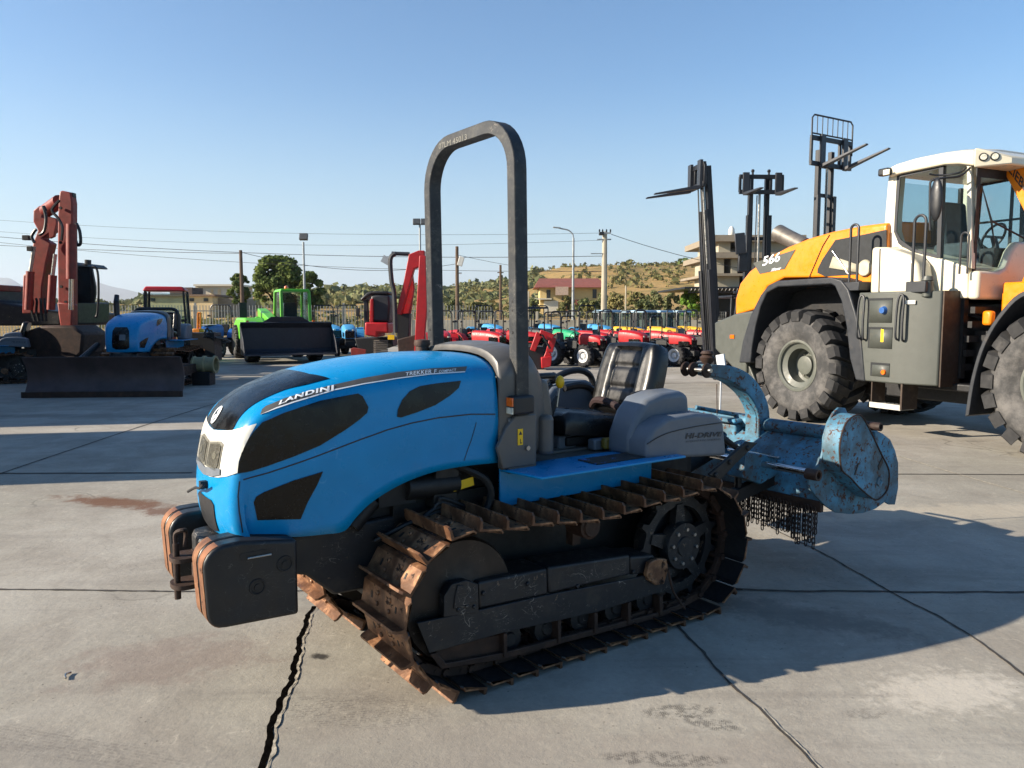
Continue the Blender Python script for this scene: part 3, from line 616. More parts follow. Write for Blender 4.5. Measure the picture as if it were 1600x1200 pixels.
def seat(parent, x=-.42, z=.955, mt='vinyl', scale=1):
    def tu(a, b_):
        d = .022*math.exp(-((a-.15)/.05)**2)+.022*math.exp(-((a+.4)/.05)**2)
        d2 = .016*math.exp(-((abs(b_)-.33)/.05)**2); return (d+d2)*(1 if abs(b_) < .7 else .2)
    M1 = MX.Translation((x, 0, z)) @ MX.Rotation(R(-7), 4, 'Y'); vs, fs = cushion(28, 28, .275, .245, .09, tu, lambda p: M1 @ p)
    MB().add(vs, fs).build('seat_cushion', K[mt], parent, smooth=60)
    def tb(a, b_):
        inn = abs(b_) < .5 and abs(a) < .8
        if not inn: return 0
        g = .012*(math.exp(-((a-.28)/.05)**2)+math.exp(-((a+.28)/.05)**2))
        e_ = .014*(math.exp(-((abs(b_)-.46)/.045)**2)+math.exp(-((abs(a)-.76)/.05)**2)); return g+e_+.006
    M2 = MX.Translation((x-.30, 0, z+.245)) @ MX.Rotation(R(-100), 4, 'Y') @ MX.Scale(-1, 4, (0, 0, 1)) 
    M2 = MX.Translation((x-.435, 0, z+.235)) @ MX.Rotation(R(72), 4, 'Y')
    def tfb(p):      # x of the cushion runs down the back, z faces forward
        wd = 1-.05*max(0, -p.x/.25)-.22*max(0, -p.x/.23)**6 ; return M2 @ V((p.x, p.y*wd, p.z))
    vs, fs = cushion(34, 28, .225, .24, .085, tb, tfb)
    bk = MB().add(vs, fs).build('backrest', K[mt], parent, smooth=60)
    b = mb()
    for s in (1, -1):
        b.tube(smooth_pts([(x-.43, s*.25, z+.05), (x-.38, s*.29, z+.16), (x-.28, s*.30, z+.19), (x-.16, s*.29, z+.18)], 4), .022)
    b.build('armrest', K['black'], parent)
    b = mb(); b.box((x, 0, z-.05), (.40, .36, .05)); b.box((x-.02, 0, z-.085), (.30, .28, .05)); b.build('seat_base', K['greasy'], parent, bevel=.01)
    return bk
bk = seat(tractor, -.34, .985)
b = mb(); b.tube(smooth_pts([(-.66, -.22, 1.05), (-.61, -.12, 1.10), (-.58, .03, 1.10), (-.56, .15, 1.07), (-.58, .24, 1.02)], 5), .022, 8, sq=None); b.build('seat_belt', mat('maroon_belt', '#231112', .8), tractor)
# hand rails, levers
for s in (1, -1):
    b = mb(); b.tube(smooth_pts([(-.12, s*.37, .93), (-.30, s*.36, 1.06), (-.44, s*.35, 1.20), (-.62, s*.35, 1.26), (-.76, s*.35, 1.22), (-.80, s*.35, 1.06)], 6), .02, 10)
    if s < 0: b.build('hand_rail', K['black'], tractor)
b = mb(); b.tube([(.0, .10, .92), (-.08, .13, 1.12), (-.10, .14, 1.18)], [.035, .02, .008]); lv = b.build('steering_lever', K['black'], tractor)
b = mb(); b.cyl((-.10, .14, 1.12), (-.115, .14, 1.22), .006); b.build('lever_rod', K['steel'], lv)
b = mb(); b.ball((-.12, .14, 1.25), .026, 12, (1, .8, 1.35)); b.build('lever_knob', K['yellow'], lv)
b = mb(); b.tube([(-.02, .0, .95), (-.06, -.03, 1.15), (-.2, -.03, 1.22)], [.03, .018, .01]); b.ball((-.21, -.03, 1.255), .028, 12, (1, .8, 1.2)); b.build('gear_lever', K['black'], tractor)
b = mb(); b.box((-.03, .12, 1.285), (.13, .05, .03)); b.build('brake_handle', K['black'], tractor, bevel=.012)
b = mb(); b.box((-.16, .10, .93), (.12, .12, .07)); b.box((-.3, .24, .92), (.1, .06, .06)); b.build('pedal_box', K['grey_plastic'], tractor, bevel=.01)
b = mb(); b.box((-.31, .30, .93), (.06, .04, .06)); b.build('fluid_bottle', mat('dull_yellow_bottle', '#6d5c1c', .5), tractor, bevel=.012)
# ---- undercarriage: two tracks
FC, RC, PR, CY = (.72, .372), (-.69, .36), .332, .452
path = []
for k in range(0, 25): path.append((RC[0]+(FC[0]-RC[0])*k/24, .034))
for a in range(-84, 91, 6): path.append((FC[0]+PR*math.cos(R(a)), FC[1]+.004+PR*math.sin(R(a))))
for k in range(1, 24):
    t = k/24; path.append((FC[0]+(RC[0]-FC[0])*t, .706-.012*t-.05*math.sin(math.pi*t)*(.6+.4*abs(math.cos(2*math.pi*t)))))
for a in range(90, 270, 6): path.append((RC[0]+PR*math.cos(R(a)), RC[1]+PR*math.sin(R(a))))
cl = [0]; PC = path+[path[0]]
for a, b in zip(PC, PC[1:]): cl.append(cl[-1]+math.dist(a, b))
def path_at(L):
    L %= cl[-1]
    for i in range(len(PC)-1):
        if L <= cl[i+1]:
            t = (L-cl[i])/max(1e-9, cl[i+1]-cl[i]); return (PC[i][0]+(PC[i+1][0]-PC[i][0])*t, PC[i][1]+(PC[i+1][1]-PC[i][1])*t)
NS = 36; PT = cl[-1]/NS
def shoe_mb():
    s = mb(); W = .20; pf = [(-.064, .003), (-.064, .058), (-.053, .058), (-.050, .012), (-.02, .009), (.048, .009), (.058, .003), (.070, -.010), (.066, -.016), (.052, -.003), (.044, 0), (-.05, 0)]
    def P(q, y): return (q[0], y, q[1])
    rings = []
    for y in (-W, -W+.012, W-.012, W):
        r = []
        for x, z in pf:
            if abs(y) == W:
                if z > .03: z = .044
                if x > .05: x, z = x-.012, z+.004
            r.append((x, y, z))
        rings.append(r)
    s.loft(rings); return s
sh_m = shoe_mb(); bo = mb(); ho = mb()
for x in (-.022, .022):
    for y in (-.055, .055): bo.lathe([(0, .010), (.008, .010), (.011, .006), (.011, 0)], (x, y, .009), 'z', 8)
for x in (0, ):
    for y in (-.11, .11): ho.box((x, y, .0095), (.026, .013, .0015)); 
TK = mat('track_rust', '#6b4a34', .5, .3, var=.4, vs=8, dirt=.58, dc='#c2936a', ds=9, chips=.42, cc='#33241b', cs=12, bump=.2, bs=40)
tracks = []
for s in (1, -1):
    c = mb()
    for k in range(NS):
        L0 = (k+.5)*PT; p = path_at(L0); q0, q1 = path_at(L0-PT/2), path_at(L0+PT/2)
        t = math.atan2(q1[1]-q0[1], q1[0]-q0[0])
        M = MX.Translation((p[0], s*CY, p[1])) @ MX.Rotation(-t, 4, 'Y') @ MX.Scale(-1, 4, (0, 0, 1))
        c.T = MX.Translation((p[0], s*CY, p[1])) @ MX.Rotation(-t, 4, 'Y')
        for y in (-.05, .05):
            c.box((0, y, .022), (PT*.72, .022, .038)); c.box((PT*.42, y*.7, .022), (PT*.4, .016, .034))
        c.cyl((PT/2, -.075, .024), (PT/2, .075, .024), .017, seg=10); c.cyl((-.015, -.064, .02), (-.015, .064, .02), .009, seg=6)
    c.T = None
    tr = c.build('track_chain', K['dark_rust'], tractor); tracks.append(tr)
    for k in range(NS):
        L0 = (k+.5)*PT; p = path_at(L0); q0, q1 = path_at(L0-PT/2), path_at(L0+PT/2); t = math.atan2(q1[1]-q0[1], q1[0]-q0[0])
        if k == 0 and s == 1:
            so_ = sh_m.build('track_shoe', TK, tr, smooth=0, bevel=.0015, seg=1); bo_ = bo.build('shoe_bolt', K['dark_rust'], so_); ho_ = ho.build('bolt_hole', K['greasy'], so_)
            # children must sit at level 3: shoe (sub-part) carries its bolts in the same mesh instead
            bpy.data.objects.remove(bo_); bpy.data.objects.remove(ho_); bpy.data.objects.remove(so_)
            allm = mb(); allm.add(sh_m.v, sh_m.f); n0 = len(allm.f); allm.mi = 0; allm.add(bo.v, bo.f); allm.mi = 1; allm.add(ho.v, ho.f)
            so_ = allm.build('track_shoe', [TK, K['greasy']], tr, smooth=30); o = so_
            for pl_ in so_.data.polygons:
                if pl_.normal.z < -.35: pl_.material_index = 1      # inner face darkened for the shade inside the track
        else:
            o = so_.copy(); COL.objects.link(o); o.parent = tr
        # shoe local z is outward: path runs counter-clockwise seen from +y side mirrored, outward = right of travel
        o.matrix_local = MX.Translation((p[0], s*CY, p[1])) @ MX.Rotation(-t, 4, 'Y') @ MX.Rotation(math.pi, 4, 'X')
def wheel_set(s):
    ysg = lambda a: s*a
    i = mb(); pr = [(.0, .115), (.03, .115), (.05, .10), (.10, .075), (.20, .07), (.262, .075), (.272, .06), (.272, -.06), (0, -.07)]
    i.lathe([(r, (h if s > 0 else -h)) for r, h in pr], (FC[0], s*.43, FC[1]), seg=48)
    i.build('idler_wheel', mat('oily_wheel_steel', '#241d19', .5, .2, var=.3, dirt=.4, dc='#3d3129', scr=.4, scs=8) if 'oily_wheel_steel' not in bpy.data.materials else bpy.data.materials['oily_wheel_steel'], tractor, smooth=40)
    g = mb(); nt_ = 13; ring = []; cx, cz = RC
    outer = []
    for k in range(nt_):
        for da, rr in ((-.30, .262), (-.16, .27), (-.07, .31), (.07, .31), (.16, .27)):
            a = 2*math.pi*(k+da)/nt_; outer.append((cx+rr*math.cos(a), cz+rr*math.sin(a)))
    n = len(outer); inner = [(cx+.215*math.cos(2*math.pi*(k-1.5)/n), cz+.215*math.sin(2*math.pi*(k-1.5)/n)) for k in range(n)]
    for a, b_ in ((s*.425, s*.465),):
        vs = [(x, a, z) for x, z in outer]+[(x, b_, z) for x, z in outer]+[(x, a, z) for x, z in inner]+[(x, b_, z) for x, z in inner]; fs = []
        for k in range(n):
            j = (k+1) % n; fs += [(k, j, n+j, n+k), (n+k, n+j, 3*n+j, 3*n+k), (2*n+k, 2*n+j, j, k), (3*n+k, 3*n+j, 2*n+j, 2*n+k)]
        g.add(vs, fs)
    for k in range(5):
        a = 2*math.pi*k/5+.3; ca, sa = math.cos(a), math.sin(a); M = lambda r, w_: (cx+r*ca-w_*sa, cz+r*sa+w_*ca)
        g.prism([M(.08, -.045), M(.225, -.025), M(.225, .025), M(.08, .045)], 'y', s*.43, s*.475)
    g.lathe([(0, s*.02), (.05, s*.02), (.055, s*.012), (.125, s*.012), (.13, 0), (.13, -s*.05)], (cx, s*.492, cz), seg=32)
    g.lathe([(.0, 0), (.21, 0), (.215, -s*.06)], (cx, s*.40, cz), seg=32)
    sp = g.build('drive_sprocket', K['black_metal'], tractor, smooth=30)
    for k in range(8):
        a = 2*math.pi*(k+.2)/8; b_ = mb(); b_.lathe([(0, s*.012), (.010, s*.012), (.0115, s*.009), (.0115, 0)], (cx+.092*math.cos(a), s*.504, cz+.092*math.sin(a)), seg=6); b_.build('hub_nut', K['steel'], sp)
    for x in (-.42, -.2, .02, .24, .46):
        r = mb(); r.lathe([(0, s*.05), (.03, s*.05), (.035, s*.04), (.07, s*.035), (.075, 0), (.06, -s*.02), (.06, -s*.08)], (x, s*.46, .13), seg=20); r.build('track_roller', K['black_metal'], tractor)
    r = mb(); r.lathe([(0, s*.075), (.045, s*.075), (.05, s*.065), (.062, s*.06), (.062, -s*.06), (.0, -s*.06)], (.0, s*.47, .585), seg=24); r.box((0, s*.40, .53), (.05, .05, .12)); r.build('carrier_roller', K['dark_rust'], tractor)
    q = mb(); ff = lambda pts, y: tp([(540+a/2.424, 700+b_/2.424) for a, b_ in pts], y)
    fr_ = ff([(505, 615), (505, 512), (770, 470), (772, 452), (1075, 400), (1210, 380), (1235, 470)], .545)
    q.prism(ff([(505, 612), (503, 508), (765, 455), (768, 556)], .545), 'y', s*.36, s*.545); q.prism(ff([(772, 553), (768, 452), (1078, 405), (1080, 480)], .55), 'y', s*.36, s*.55)
    q.prism(ff([(1080, 482), (1078, 412), (1165, 405), (1225, 470)], .54), 'y', s*.36, s*.54)
    q.build('track_frame', K['black_metal'], tractor, bevel=.012, seg=3)
    q = mb(); q.prism(ff([(273, 665), (500, 618), (760, 560), (1228, 468), (1250, 530), (960, 622), (600, 702), (320, 780)], .565), 'y', s*.545, s*.56)
    q.build('guard_plate', K['black_metal'], tractor, bevel=.003)
    q = mb(); lo = ff([(318, 782), (362, 838), (600, 800), (800, 745), (1190, 642), (1290, 600), (1282, 585), (1190, 622), (800, 722), (600, 775), (380, 815), (345, 775)], .545)
    q.prism(lo, 'y', s*.53, s*.548)
    for a in ([(595, 700), (608, 700), (608, 790), (595, 790)], [(800, 650), (812, 648), (812, 738), (800, 738)], [(938, 622), (950, 620), (950, 700), (938, 700)], [(1065, 585), (1077, 582), (1077, 668), (1065, 668)], [(1185, 560), (1197, 557), (1197, 635), (1185, 635)]):
        q.prism(ff(a, .545), 'y', s*.50, s*.556)
    q.prism(ff([(330, 760), (370, 815), (590, 780), (590, 705)], .52), 'y', s*.50, s*.52)
    q.build('roller_guard', K['dark_rust'], tractor, bevel=.003)
    q = mb(); q.prism(ff([(370, 640), (372, 560), (400, 515), (455, 500), (500, 515), (503, 622)], .56), 'y', s*.52, s*.565); 
    for a, b_ in ((426, 612), (458, 598), (486, 600)):
        x, z = ff([(a, b_)], .565)[0]; q.lathe([(0, s*.01), (.009, s*.01), (.01, 0)], (x, s*.565, z), seg=6)
    q.prism(ff([(415, 560), (425, 520), (445, 520), (470, 560), (500, 580), (410, 610)], .57), 'y', s*.565, s*.572)
    for a, b_ in ((522, 550), (690, 515), (878, 523), (1090, 470)):
        x, z = ff([(a, b_)], .55)[0]; q.lathe([(0, s*.01), (.011, s*.01), (.012, 0)], (x, s*.548, z), seg=6)
    q.build('idler_yoke', K['black_metal'], tractor, bevel=.003)
    q = mb(); hx = ff([(1140, 480), (1150, 435), (1180, 418), (1215, 420), (1222, 460), (1205, 515), (1175, 520), (1145, 500)], .575); q.prism(hx, 'y', s*.55, s*.578)
    for a, b_ in ((1152, 480), (1205, 430), (1200, 505), (1160, 500)):
        x, z = ff([(a, b_)], .578)[0]; q.lathe([(0, s*.01), (.009, s*.01), (.01, 0)], (x, s*.578, z), seg=6)
    q.build('pivot_cap', TK, tractor, bevel=.006)
wheel_set(1); wheel_set(-1)
b = mb(); b.tube(smooth_pts([tloc(540+a/2.424, 700+c/2.424, y=.59) for a, c in ((1222, 460), (1240, 540), (1285, 610))], 4), .006, 6); b.build('loose_strap', K['dark_rust'], tractor)
# ---- rear: axle, lift arms
b = mb(); b.box((-.95, 0, .60), (.30, .36, .36)); b.box((-1.0, 0, .82), (.2, .3, .12)); b.cyl((-1.1, 0, .50), (-1.25, 0, .5), .05)
for s in (1, -1):
    b.tube([(-.85, s*.24, .42), (-1.30, s*.34, .52), (-1.62, s*.38, .60)], .028, 4, sq=1.4); b.tube([(-1.0, s*.22, .90), (-1.22, s*.30, .88), (-1.34, s*.33, .80), (-1.34, s*.34, .55)], .022, 8)
b.build('rear_linkage', K['greasy'], tractor, bevel=.004)
b = mb(); pp = tp([(1108, 742), (1150, 705), (1168, 690), (1185, 692), (1150, 725), (1125, 752)], .55); b.prism(pp, 'y', .53, .55)
for u_, v_ in ((1118, 742), (1140, 722), (1168, 700)):
    q_ = tloc(u_, v_, y=.551); b.lathe([(0, .012), (.014, .012), (.016, 0)], (q_.x, .55, q_.z), seg=8)
b.build('lift_arm', K['greasy'], tractor, bevel=.008)
# ================================================================ flail mower hitched behind the tractor
MO = V((-1.85, .1, 0)); mw = TM @ MO
mower = empty('flail_mower', mw, TA, 'chipped light blue flail mower with hanging chains, raised behind the blue crawler tractor', 'flail mower')
def mm(): a = MB(); a.T = MX.Translation(-MO); return a
LB = K['light_blue']
def px2(pts, y): return tp(pts, y)
c6 = lambda pts: [(1240+x/6, 620+y/6) for x, y in pts]
c35 = lambda pts: [(1060+x/3.75, 520+y/3.75) for x, y in pts]
YP = .80
# inner end plate: large rounded plate, outer belt cover in front of it
plate = px2(c6([(275, 500), (280, 380), (320, 240), (370, 150), (420, 100), (480, 105), (520, 200), (740, 300), (830, 345), (900, 400), (945, 500), (975, 620), (975, 850), (945, 1010), (890, 1010), (850, 985), (760, 1050), (640, 1090), (520, 1098), (390, 1085), (290, 1020), (195, 920), (140, 830), (135, 740), (180, 690), (240, 630), (262, 560)]), YP-.06)
a = mm(); a.prism(plate, 'y', YP-.07, YP-.055); a.build('end_plate', LB, mower, bevel=.003)
a = mm(); p2 = px2(c6([(760, 330), (830, 345), (900, 400), (945, 500), (975, 620), (975, 700), (900, 780), (800, 600)]), YP-.03); a.prism(p2, 'y', YP-.055, YP-.03); a.build('rear_guard', LB, mower, bevel=.005)
cov = px2(c6([(440, 560), (440, 450), (470, 310), (520, 220), (600, 168), (650, 185), (700, 270), (760, 390), (830, 540), (890, 660), (903, 760), (880, 880), (800, 965), (740, 950), (620, 850), (540, 760), (460, 690)]), YP+.06)
cs = [(q.x, q.y) for q in smooth_pts([(x, z, 0) for x, z in cov], 3, closed=True)]
a = mm(); a.prism(cs, 'y', YP-.055, YP+.055); bc = a.build('belt_cover', LB, mower, bevel=.008, seg=3)
a = mm(); a.tube([(x, YP+.056, z) for x, z in cs], .005, 6, closed=True); a.build('rusty_rim', K['dark_rust'], bc)
a = mm(); q = px2(c6([(830, 570), (838, 615), (800, 690), (790, 650)]), YP+.057); a.prism(q, 'y', YP+.054, YP+.0585); a.build('cover_slot', K['greasy'], bc)
a = mm(); q = px2(c6([(605, 620), (612, 625), (578, 735), (570, 730)]), YP+.057); a.prism(q, 'y', YP+.054, YP+.058); a.build('cover_slot', K['greasy'], bc)
a = mm(); x, z = px2(c6([(812, 795)]), YP+.06)[0]; a.lathe([(.0, .001), (.012, .001), (.014, .006), (.030, .006), (.032, 0)], (x, YP+.056, z), seg=20); a.build('cover_hub', LB, bc)
# the body behind: rotor housing, tubes
x0, z0 = px2(c6([(640, 640)]), YP-.07)[0]
hs = px2([(1258, 690), (1262, 668), (1285, 655), (1330, 660), (1380, 690), (1400, 730), (1395, 765), (1330, 795), (1280, 775), (1262, 745)], YP-.07)
YL_ = -.75
a = mm(); hi = [(x*1, z) for x, z in hs]
out = []; inn = []
hc = (sum(p[0] for p in hs)/len(hs), sum(p[1] for p in hs)/len(hs))
front = [(-1.60, .48), (-1.60, .60), (-1.66, .76), (-1.80, .86), (-2.0, .84), (-2.14, .72), (-2.18, .55), (-2.12, .42)]
fi = [(hc[0]+(x-hc[0])*.94, hc[1]+(z-hc[1])*.94) for x, z in front]
a.prism(front+fi[::-1], 'y', YL_, YP-.07); a.build('rotor_housing', LB, mower, bevel=.004)
a = mm(); ta, tb_ = tloc(1192, 662, y=.16), tloc(1290, 683, y=YP-.08)
tb_ = V((ta.x, YP-.07, ta.z)); ta2 = V((ta.x, YL_+.05, ta.z)); a.cyl(ta2, tb_, .042, seg=20); a.build('cross_tube', LB, mower)
p0 = tloc(1262, 738, y=YP-.08); a = mm(); a.cyl((p0.x, YL_+.05, p0.z), (p0.x, YP-.07, p0.z), .022, seg=14); a.build('slide_rod', K['chrome'], mower)
p1 = tloc(1230, 718, y=.55); a = mm(); a.cyl((p1.x, .12, p1.z), (p1.x, .50, p1.z), .010); a.build('side_shift_cylinder', K['chrome'], mower)
a = mm(); pc = px2(c6([(215, 735)]), YP)[0]; a.lathe([(.020, .035), (.020, -.04), (.032, -.04), (.032, .035), (.020, .035)], (pc[0], YP-.02, pc[1]), seg=20); a.build('pivot_bush', K['dark_rust'], mower)
a = mm(); pc = px2(c6([(745, 275)]), YP-.05)[0]; a.lathe([(.014, .05), (.014, -.04), (.026, -.04), (.026, .05), (.014, .05)], (pc[0], YP-.05, pc[1]), seg=16); a.build('hinge_bush', K['dark_rust'], mower)
a = mm(); a.b2((-1.62, YL_, .455), (-1.59, YP-.07, .52)); a.b2((-2.2, YL_, .40), (-2.17, YP-.07, .50)); a.build('skid_rail', K['dark_rust'], mower, bevel=.004)
a = mm(); a.prism(front, 'y', YL_-.02, YL_); a.build('far_end_plate', LB, mower, bevel=.003)
# hitch head: curved mast, lower pins, gearbox, drive shaft
a = mm(); yc = .13
mast = smooth_pts([tloc(u, v, y=yc) for u, v in ((1100, 578), (1135, 584), (1164, 604), (1182, 638), (1183, 680), (1181, 718))], 5)
for i, p in enumerate(mast):
    pass
rings = []
for i, p in enumerate(mast):
    t = (mast[min(i+1, len(mast)-1)]-mast[max(i-1, 0)]).normalized(); n = V((t.z, 0, -t.x)); h = .034+.022*min(1, i/8); o = V((0, 1, 0))
    rings.append([p+n*h+o*.055, p-n*h+o*.055, p-n*h-o*.055, p+n*h-o*.055])
a.loft(rings); a.build('hitch_mast', LB, mower, bevel=.008)
hp = tloc(1093, 578, y=yc)
for dy in (-.11, -.05, .055):
    a = mm(); a.lathe([(0, .012), (.028, .012), (.042, .008), (.046, 0), (.042, -.006), (0, -.006)], (hp.x, yc+dy, hp.z), seg=20); a.build('pin_washer', K['dark_rust'], mower)
a = mm(); a.cyl((hp.x, yc-.14, hp.z), (hp.x, yc+.09, hp.z), .013); a.build('top_link_pin', K['steel'], mower)
g = tloc(1105, 556, y=.10); a = mm(); a.lathe([(0, .035), (.032, .03), (.042, .015), (.030, .005), (.046, -.01), (.040, -.03), (.025, -.05), (0, -.05)], g, 'z', 20); a.build('rubber_buffer', K['dark_rust'], mower)
a = mm(); lp = px2([(1158, 705), (1205, 712), (1215, 735), (1180, 755), (1152, 745)], .38); a.prism(lp, 'y', .30, .42); a.build('lower_bracket', LB, mower, bevel=.006)
a = mm(); t0 = tloc(1120, 600, y=.05); a.tube([t0, t0-V((.01, 0, .20))], .003, 5); a.build('dangling_wire', K['dark_rust'], mower)
a = mm(); a.box((-1.85, -.12, .80), (.26, .26, .16)); a.box((-1.85, -.12, .90), (.34, .3, .03)); a.cyl((-1.7, -.12, .78), (-1.55, -.12, .78), .06); a.build('gearbox', LB, mower, bevel=.015)
a = mm()
for k in range(9): a.lathe([(.05, -.008), (.062, 0), (.05, .008)], (-1.68+.03*k, -.06, .74+.004*k), 'x', 16)
a.cyl((-1.7, -.06, .74), (-1.2, -.04, .60), .045); a.build('drive_shaft_cover', K['rubber'], mower)
a = mm(); a.tube(smooth_pts([(-1.45, -.1, 1.0), (-1.8, -.05, .93), (-2.1, -.2, .88), (-2.1, -.6, .87)], 5), .015); a.b2((-2.05, YL_, .845), (-1.75, -.3, .865)); a.build('top_panel', LB, mower, bevel=.004)
pl = tloc(1127, 568, y=-.35); a = mm(); a.box(pl, (.012, .07, .13), rx=.2); a.tube([pl, pl-V((.0, 0, .22)), (pl.x, pl.y, .85)], .006, 5); a.build('sign_plate', mat('worn_white_plate', '#b8bcc0', .4, dirt=.3), mower)
# hanging chains (front curtain): one chain is a run of links
def chain(x, y, z, n):
    c = mm()
    for k in range(n):
        zz = z-.012-.030*k; r = []; rot = (k % 2)*math.pi/2+.3*random.random()
        for i in range(10):
            t = 2*math.pi*i/10; a_ = .010*math.cos(t); b_ = .013*math.sin(t)+(.007 if math.sin(t) > 0 else -.007)
            r.append((x+a_*math.sin(rot), y+a_*math.cos(rot), zz+b_))
        c.tube(r, .0034, 5, closed=True)
    c.build('hanging_chain', K['dark_rust'], mower)
random.seed(3)
for k in range(26):
    y = .10+k*.024; 
    chain(-1.585+.012*random.random(), y, .475+random.random()*.01, int(5+max(0, (k-9))*.16+random.random()*1.6))
for k in range(16): chain(-1.63, .12+k*.037, .46, 5+(k % 3))
# ================================================================ yellow wheel loader on the right (x forward; the side we see is y negative)
def Fm(o, ang):
    M = MX.Translation(o) @ MX.Rotation(ang, 4, 'Z'); I = M.inverted(); cp = I @ CP; r3 = I.to_3x3()
    def loc(u, v, **k):
        d = r3 @ ray(u, v); a, b = list(k.items())[0]; i = 'xyz'.index(a); return cp+d*((b-cp[i])/d[i])
    def lp(pts, y): return [(p.x, p.z) for p in (loc(u, v, y=y) for u, v in pts)]
    def lx(pts, x): return [(p.y, p.z) for p in (loc(u, v, x=x) for u, v in pts)]
    return M, loc, lp, lx
LO = V((5.42677, 12.0901, 0)); LA = math.atan2(-.90739, .42029)
LM, lloc, lp, lx = Fm(LO, LA)
G = dict(
    yel=mat('orange_yellow_paint', '#dd7d0a', .33, var=.06, coat=.4), lgrey=mat('olive_grey_paint', '#474a45', .5, var=.05, dirt=.15, bump=.08, bs=120),
    cream=mat('cream_paint', '#cdc5af', .32, var=.02, coat=.3), tyre=mat('dusty_tyre', '#333333', .85, var=.15, vs=2.5, dirt=.6, dc='#6f6c69', ds=3, bump=.08, bs=25),
    lug=mat('tyre_tread', '#242425', .8, var=.2, dirt=.3, dc='#5f5b57', ds=4, bump=.1, bs=20), rim=mat('grey_rim_paint', '#53564f', .5, var=.08, dirt=.3, dc='#8a8378'),
    dgrey=mat('dark_fender_plastic', '#23262b', .5, var=.1, dirt=.15), brown=mat('rust_brown_steel', '#35271c', .6, var=.2, dirt=.3), interior=mat('dark_cab_interior', '#0f1418', .6),
    seatgrey=mat('grey_seat_cloth', '#3b4348', .8))
loader = empty('wheel_loader', LO, LA, 'yellow articulated wheel loader with cream cab and huge tyres at the right edge', 'wheel loader')
def big_wheel(parent, c, Rr, W, side, rimr, nl=20, mt=None, ml=None, mr=None, lugh=.095, name='wheel', dish=.16, nuts=12, skew=.16, simple=False, lugw=.29):
    """side: +1/-1 = the outward direction along y; tyre, tread lugs, rim, hub"""
    mt = mt or G['tyre']; ml = ml or G['lug']; mr = mr or G['rim']; h = W/2; x, y, z = c; rb = Rr-lugh; s = side
    t = mb(); sw = (rb-rimr)
    t.lathe([(a, s*b) for a, b in ((rimr, h*.78), (rimr+sw*.12, h*.86), (rimr+sw*.35, h*.99), (rimr+sw*.6, h*1.02), (rimr+sw*.85, h*.93), (rb-.01, h*.80), (rb+.01, h*.5), (rb+.012, 0), (rb+.01, -h*.5), (rb-.01, -h*.8), (rimr+sw*.85, -h*.93), (rimr+sw*.5, -h*1.02), (rimr, -h*.8))], c, seg=40 if simple else 64)
    ty = t.build('tyre', mt, parent, smooth=45)
    l = mb()
    for k in range(nl):
        for e in (1, -1):
            a0 = 2*math.pi*(k+(.5 if e < 0 else 0))/nl; d = math.pi/nl*2*lugw; rings = []
            for q, (yy, rr, lo) in enumerate(((.04, Rr-.004, rb-.02), (.55, Rr, rb-.02), (.86, Rr-.01, rb-.04), (1.03, Rr-.045, rb-sw*.22))):
                a = a0+skew*yy*1.0; w0 = d*(1.0+.18*yy); 
                rings.append([(x+r_*math.cos(a+w_), y+e*h*yy*(1 if r_ > lo else .985), z+r_*math.sin(a+w_)) for r_, w_ in ((lo, -w0*1.1), (rr, -w0*.85), (rr, w0*.85), (lo, w0*1.1))])
            l.loft(rings)
    l.build('tread', ml, ty, smooth=0)
    r = mb(); q = rimr
    r.lathe([(a, s*b) for a, b in ((q+.015, h*.80), (q+.02, h*.84), (q-.01, h*.85), (q-.03, h*.80), (q-.035, h*.70), (q-.10*q/.33, h*.60), (q*.72, h*.55), (q*.70, h*.80-dish-.08), (q*.60, h*.80-dish-.1), (q*.40, h*.80-dish-.08), (q*.38, h*.8-dish+.01), (q*.3, h*.8-dish+.02), (0, h*.8-dish+.02))], c, seg=40)
    ro = r.build('rim', mr, parent, smooth=35)
    if nuts:
        b = mb()
        for k in range(nuts):
            a = 2*math.pi*k/nuts; b.lathe([(0, s*.025), (.014, s*.025), (.018, 0)], (x+q*.49*math.cos(a), y+s*(h*.8-dish-.09), z+q*.49*math.sin(a)), seg=6)
        b.build('wheel_nuts', K['steel'], ro)
    return ty
for nm, cx in (('rear', 0), ('front', 3.70)):
    for s in (-1, 1):
        big_wheel(loader, (cx, s*.985, .84), .85, .66, s, .37)
def prism_part(name, poly, y0, y1, m, bevel=.02, seg=3, parent=None, poly2=None, smooth=40):
    return mb().prism(poly, 'y', min(y0, y1), max(y0, y1), poly2).build(name, m, parent or loader, bevel=bevel, seg=seg, smooth=smooth)
# bonnet: lofted so that its roof edge is rounded
bo_px = [(1149, 492), (1149, 468), (1156, 443), (1170, 424), (1200, 402), (1230, 386), (1262, 373), (1300, 362), (1345, 353), (1385, 348), (1385, 445), (1320, 440), (1290, 433), (1225, 434), (1198, 448), (1184, 482)]
bl = lp(bo_px, -.93)
def inset(poly, d, dz):
    cx = sum(p[0] for p in poly)/len(poly); return [(cx+(x-cx)*d, (z-dz if z > 2.2 else z)) for x, z in poly]
b = mb(); rings = []
for y, d, dz in ((-.93, 1, .03), (-.90, 1.0, 0), (-.6, 1.0, -.035), (0, 1, -.05), (.6, 1, -.035), (.90, 1, 0), (.93, 1, .03)):
    rings.append([(x, y, z) for x, z in inset(bl, d, dz)])
b.loft(rings[::-1]); bon = b.build('bonnet', G['yel'], loader, bevel=.035, seg=4, smooth=50)
d = lp([(1177, 411), (1243, 390), (1226, 420), (1187, 428)], -.935)
bd = prism_part('number_badge', d, -.932, -.938, G['lgrey'], 0, parent=bon)
def on_badge(a, b_): p = lloc(1191+27*a+2.5*b_, 416-8*a-15*b_, y=-.941); return p
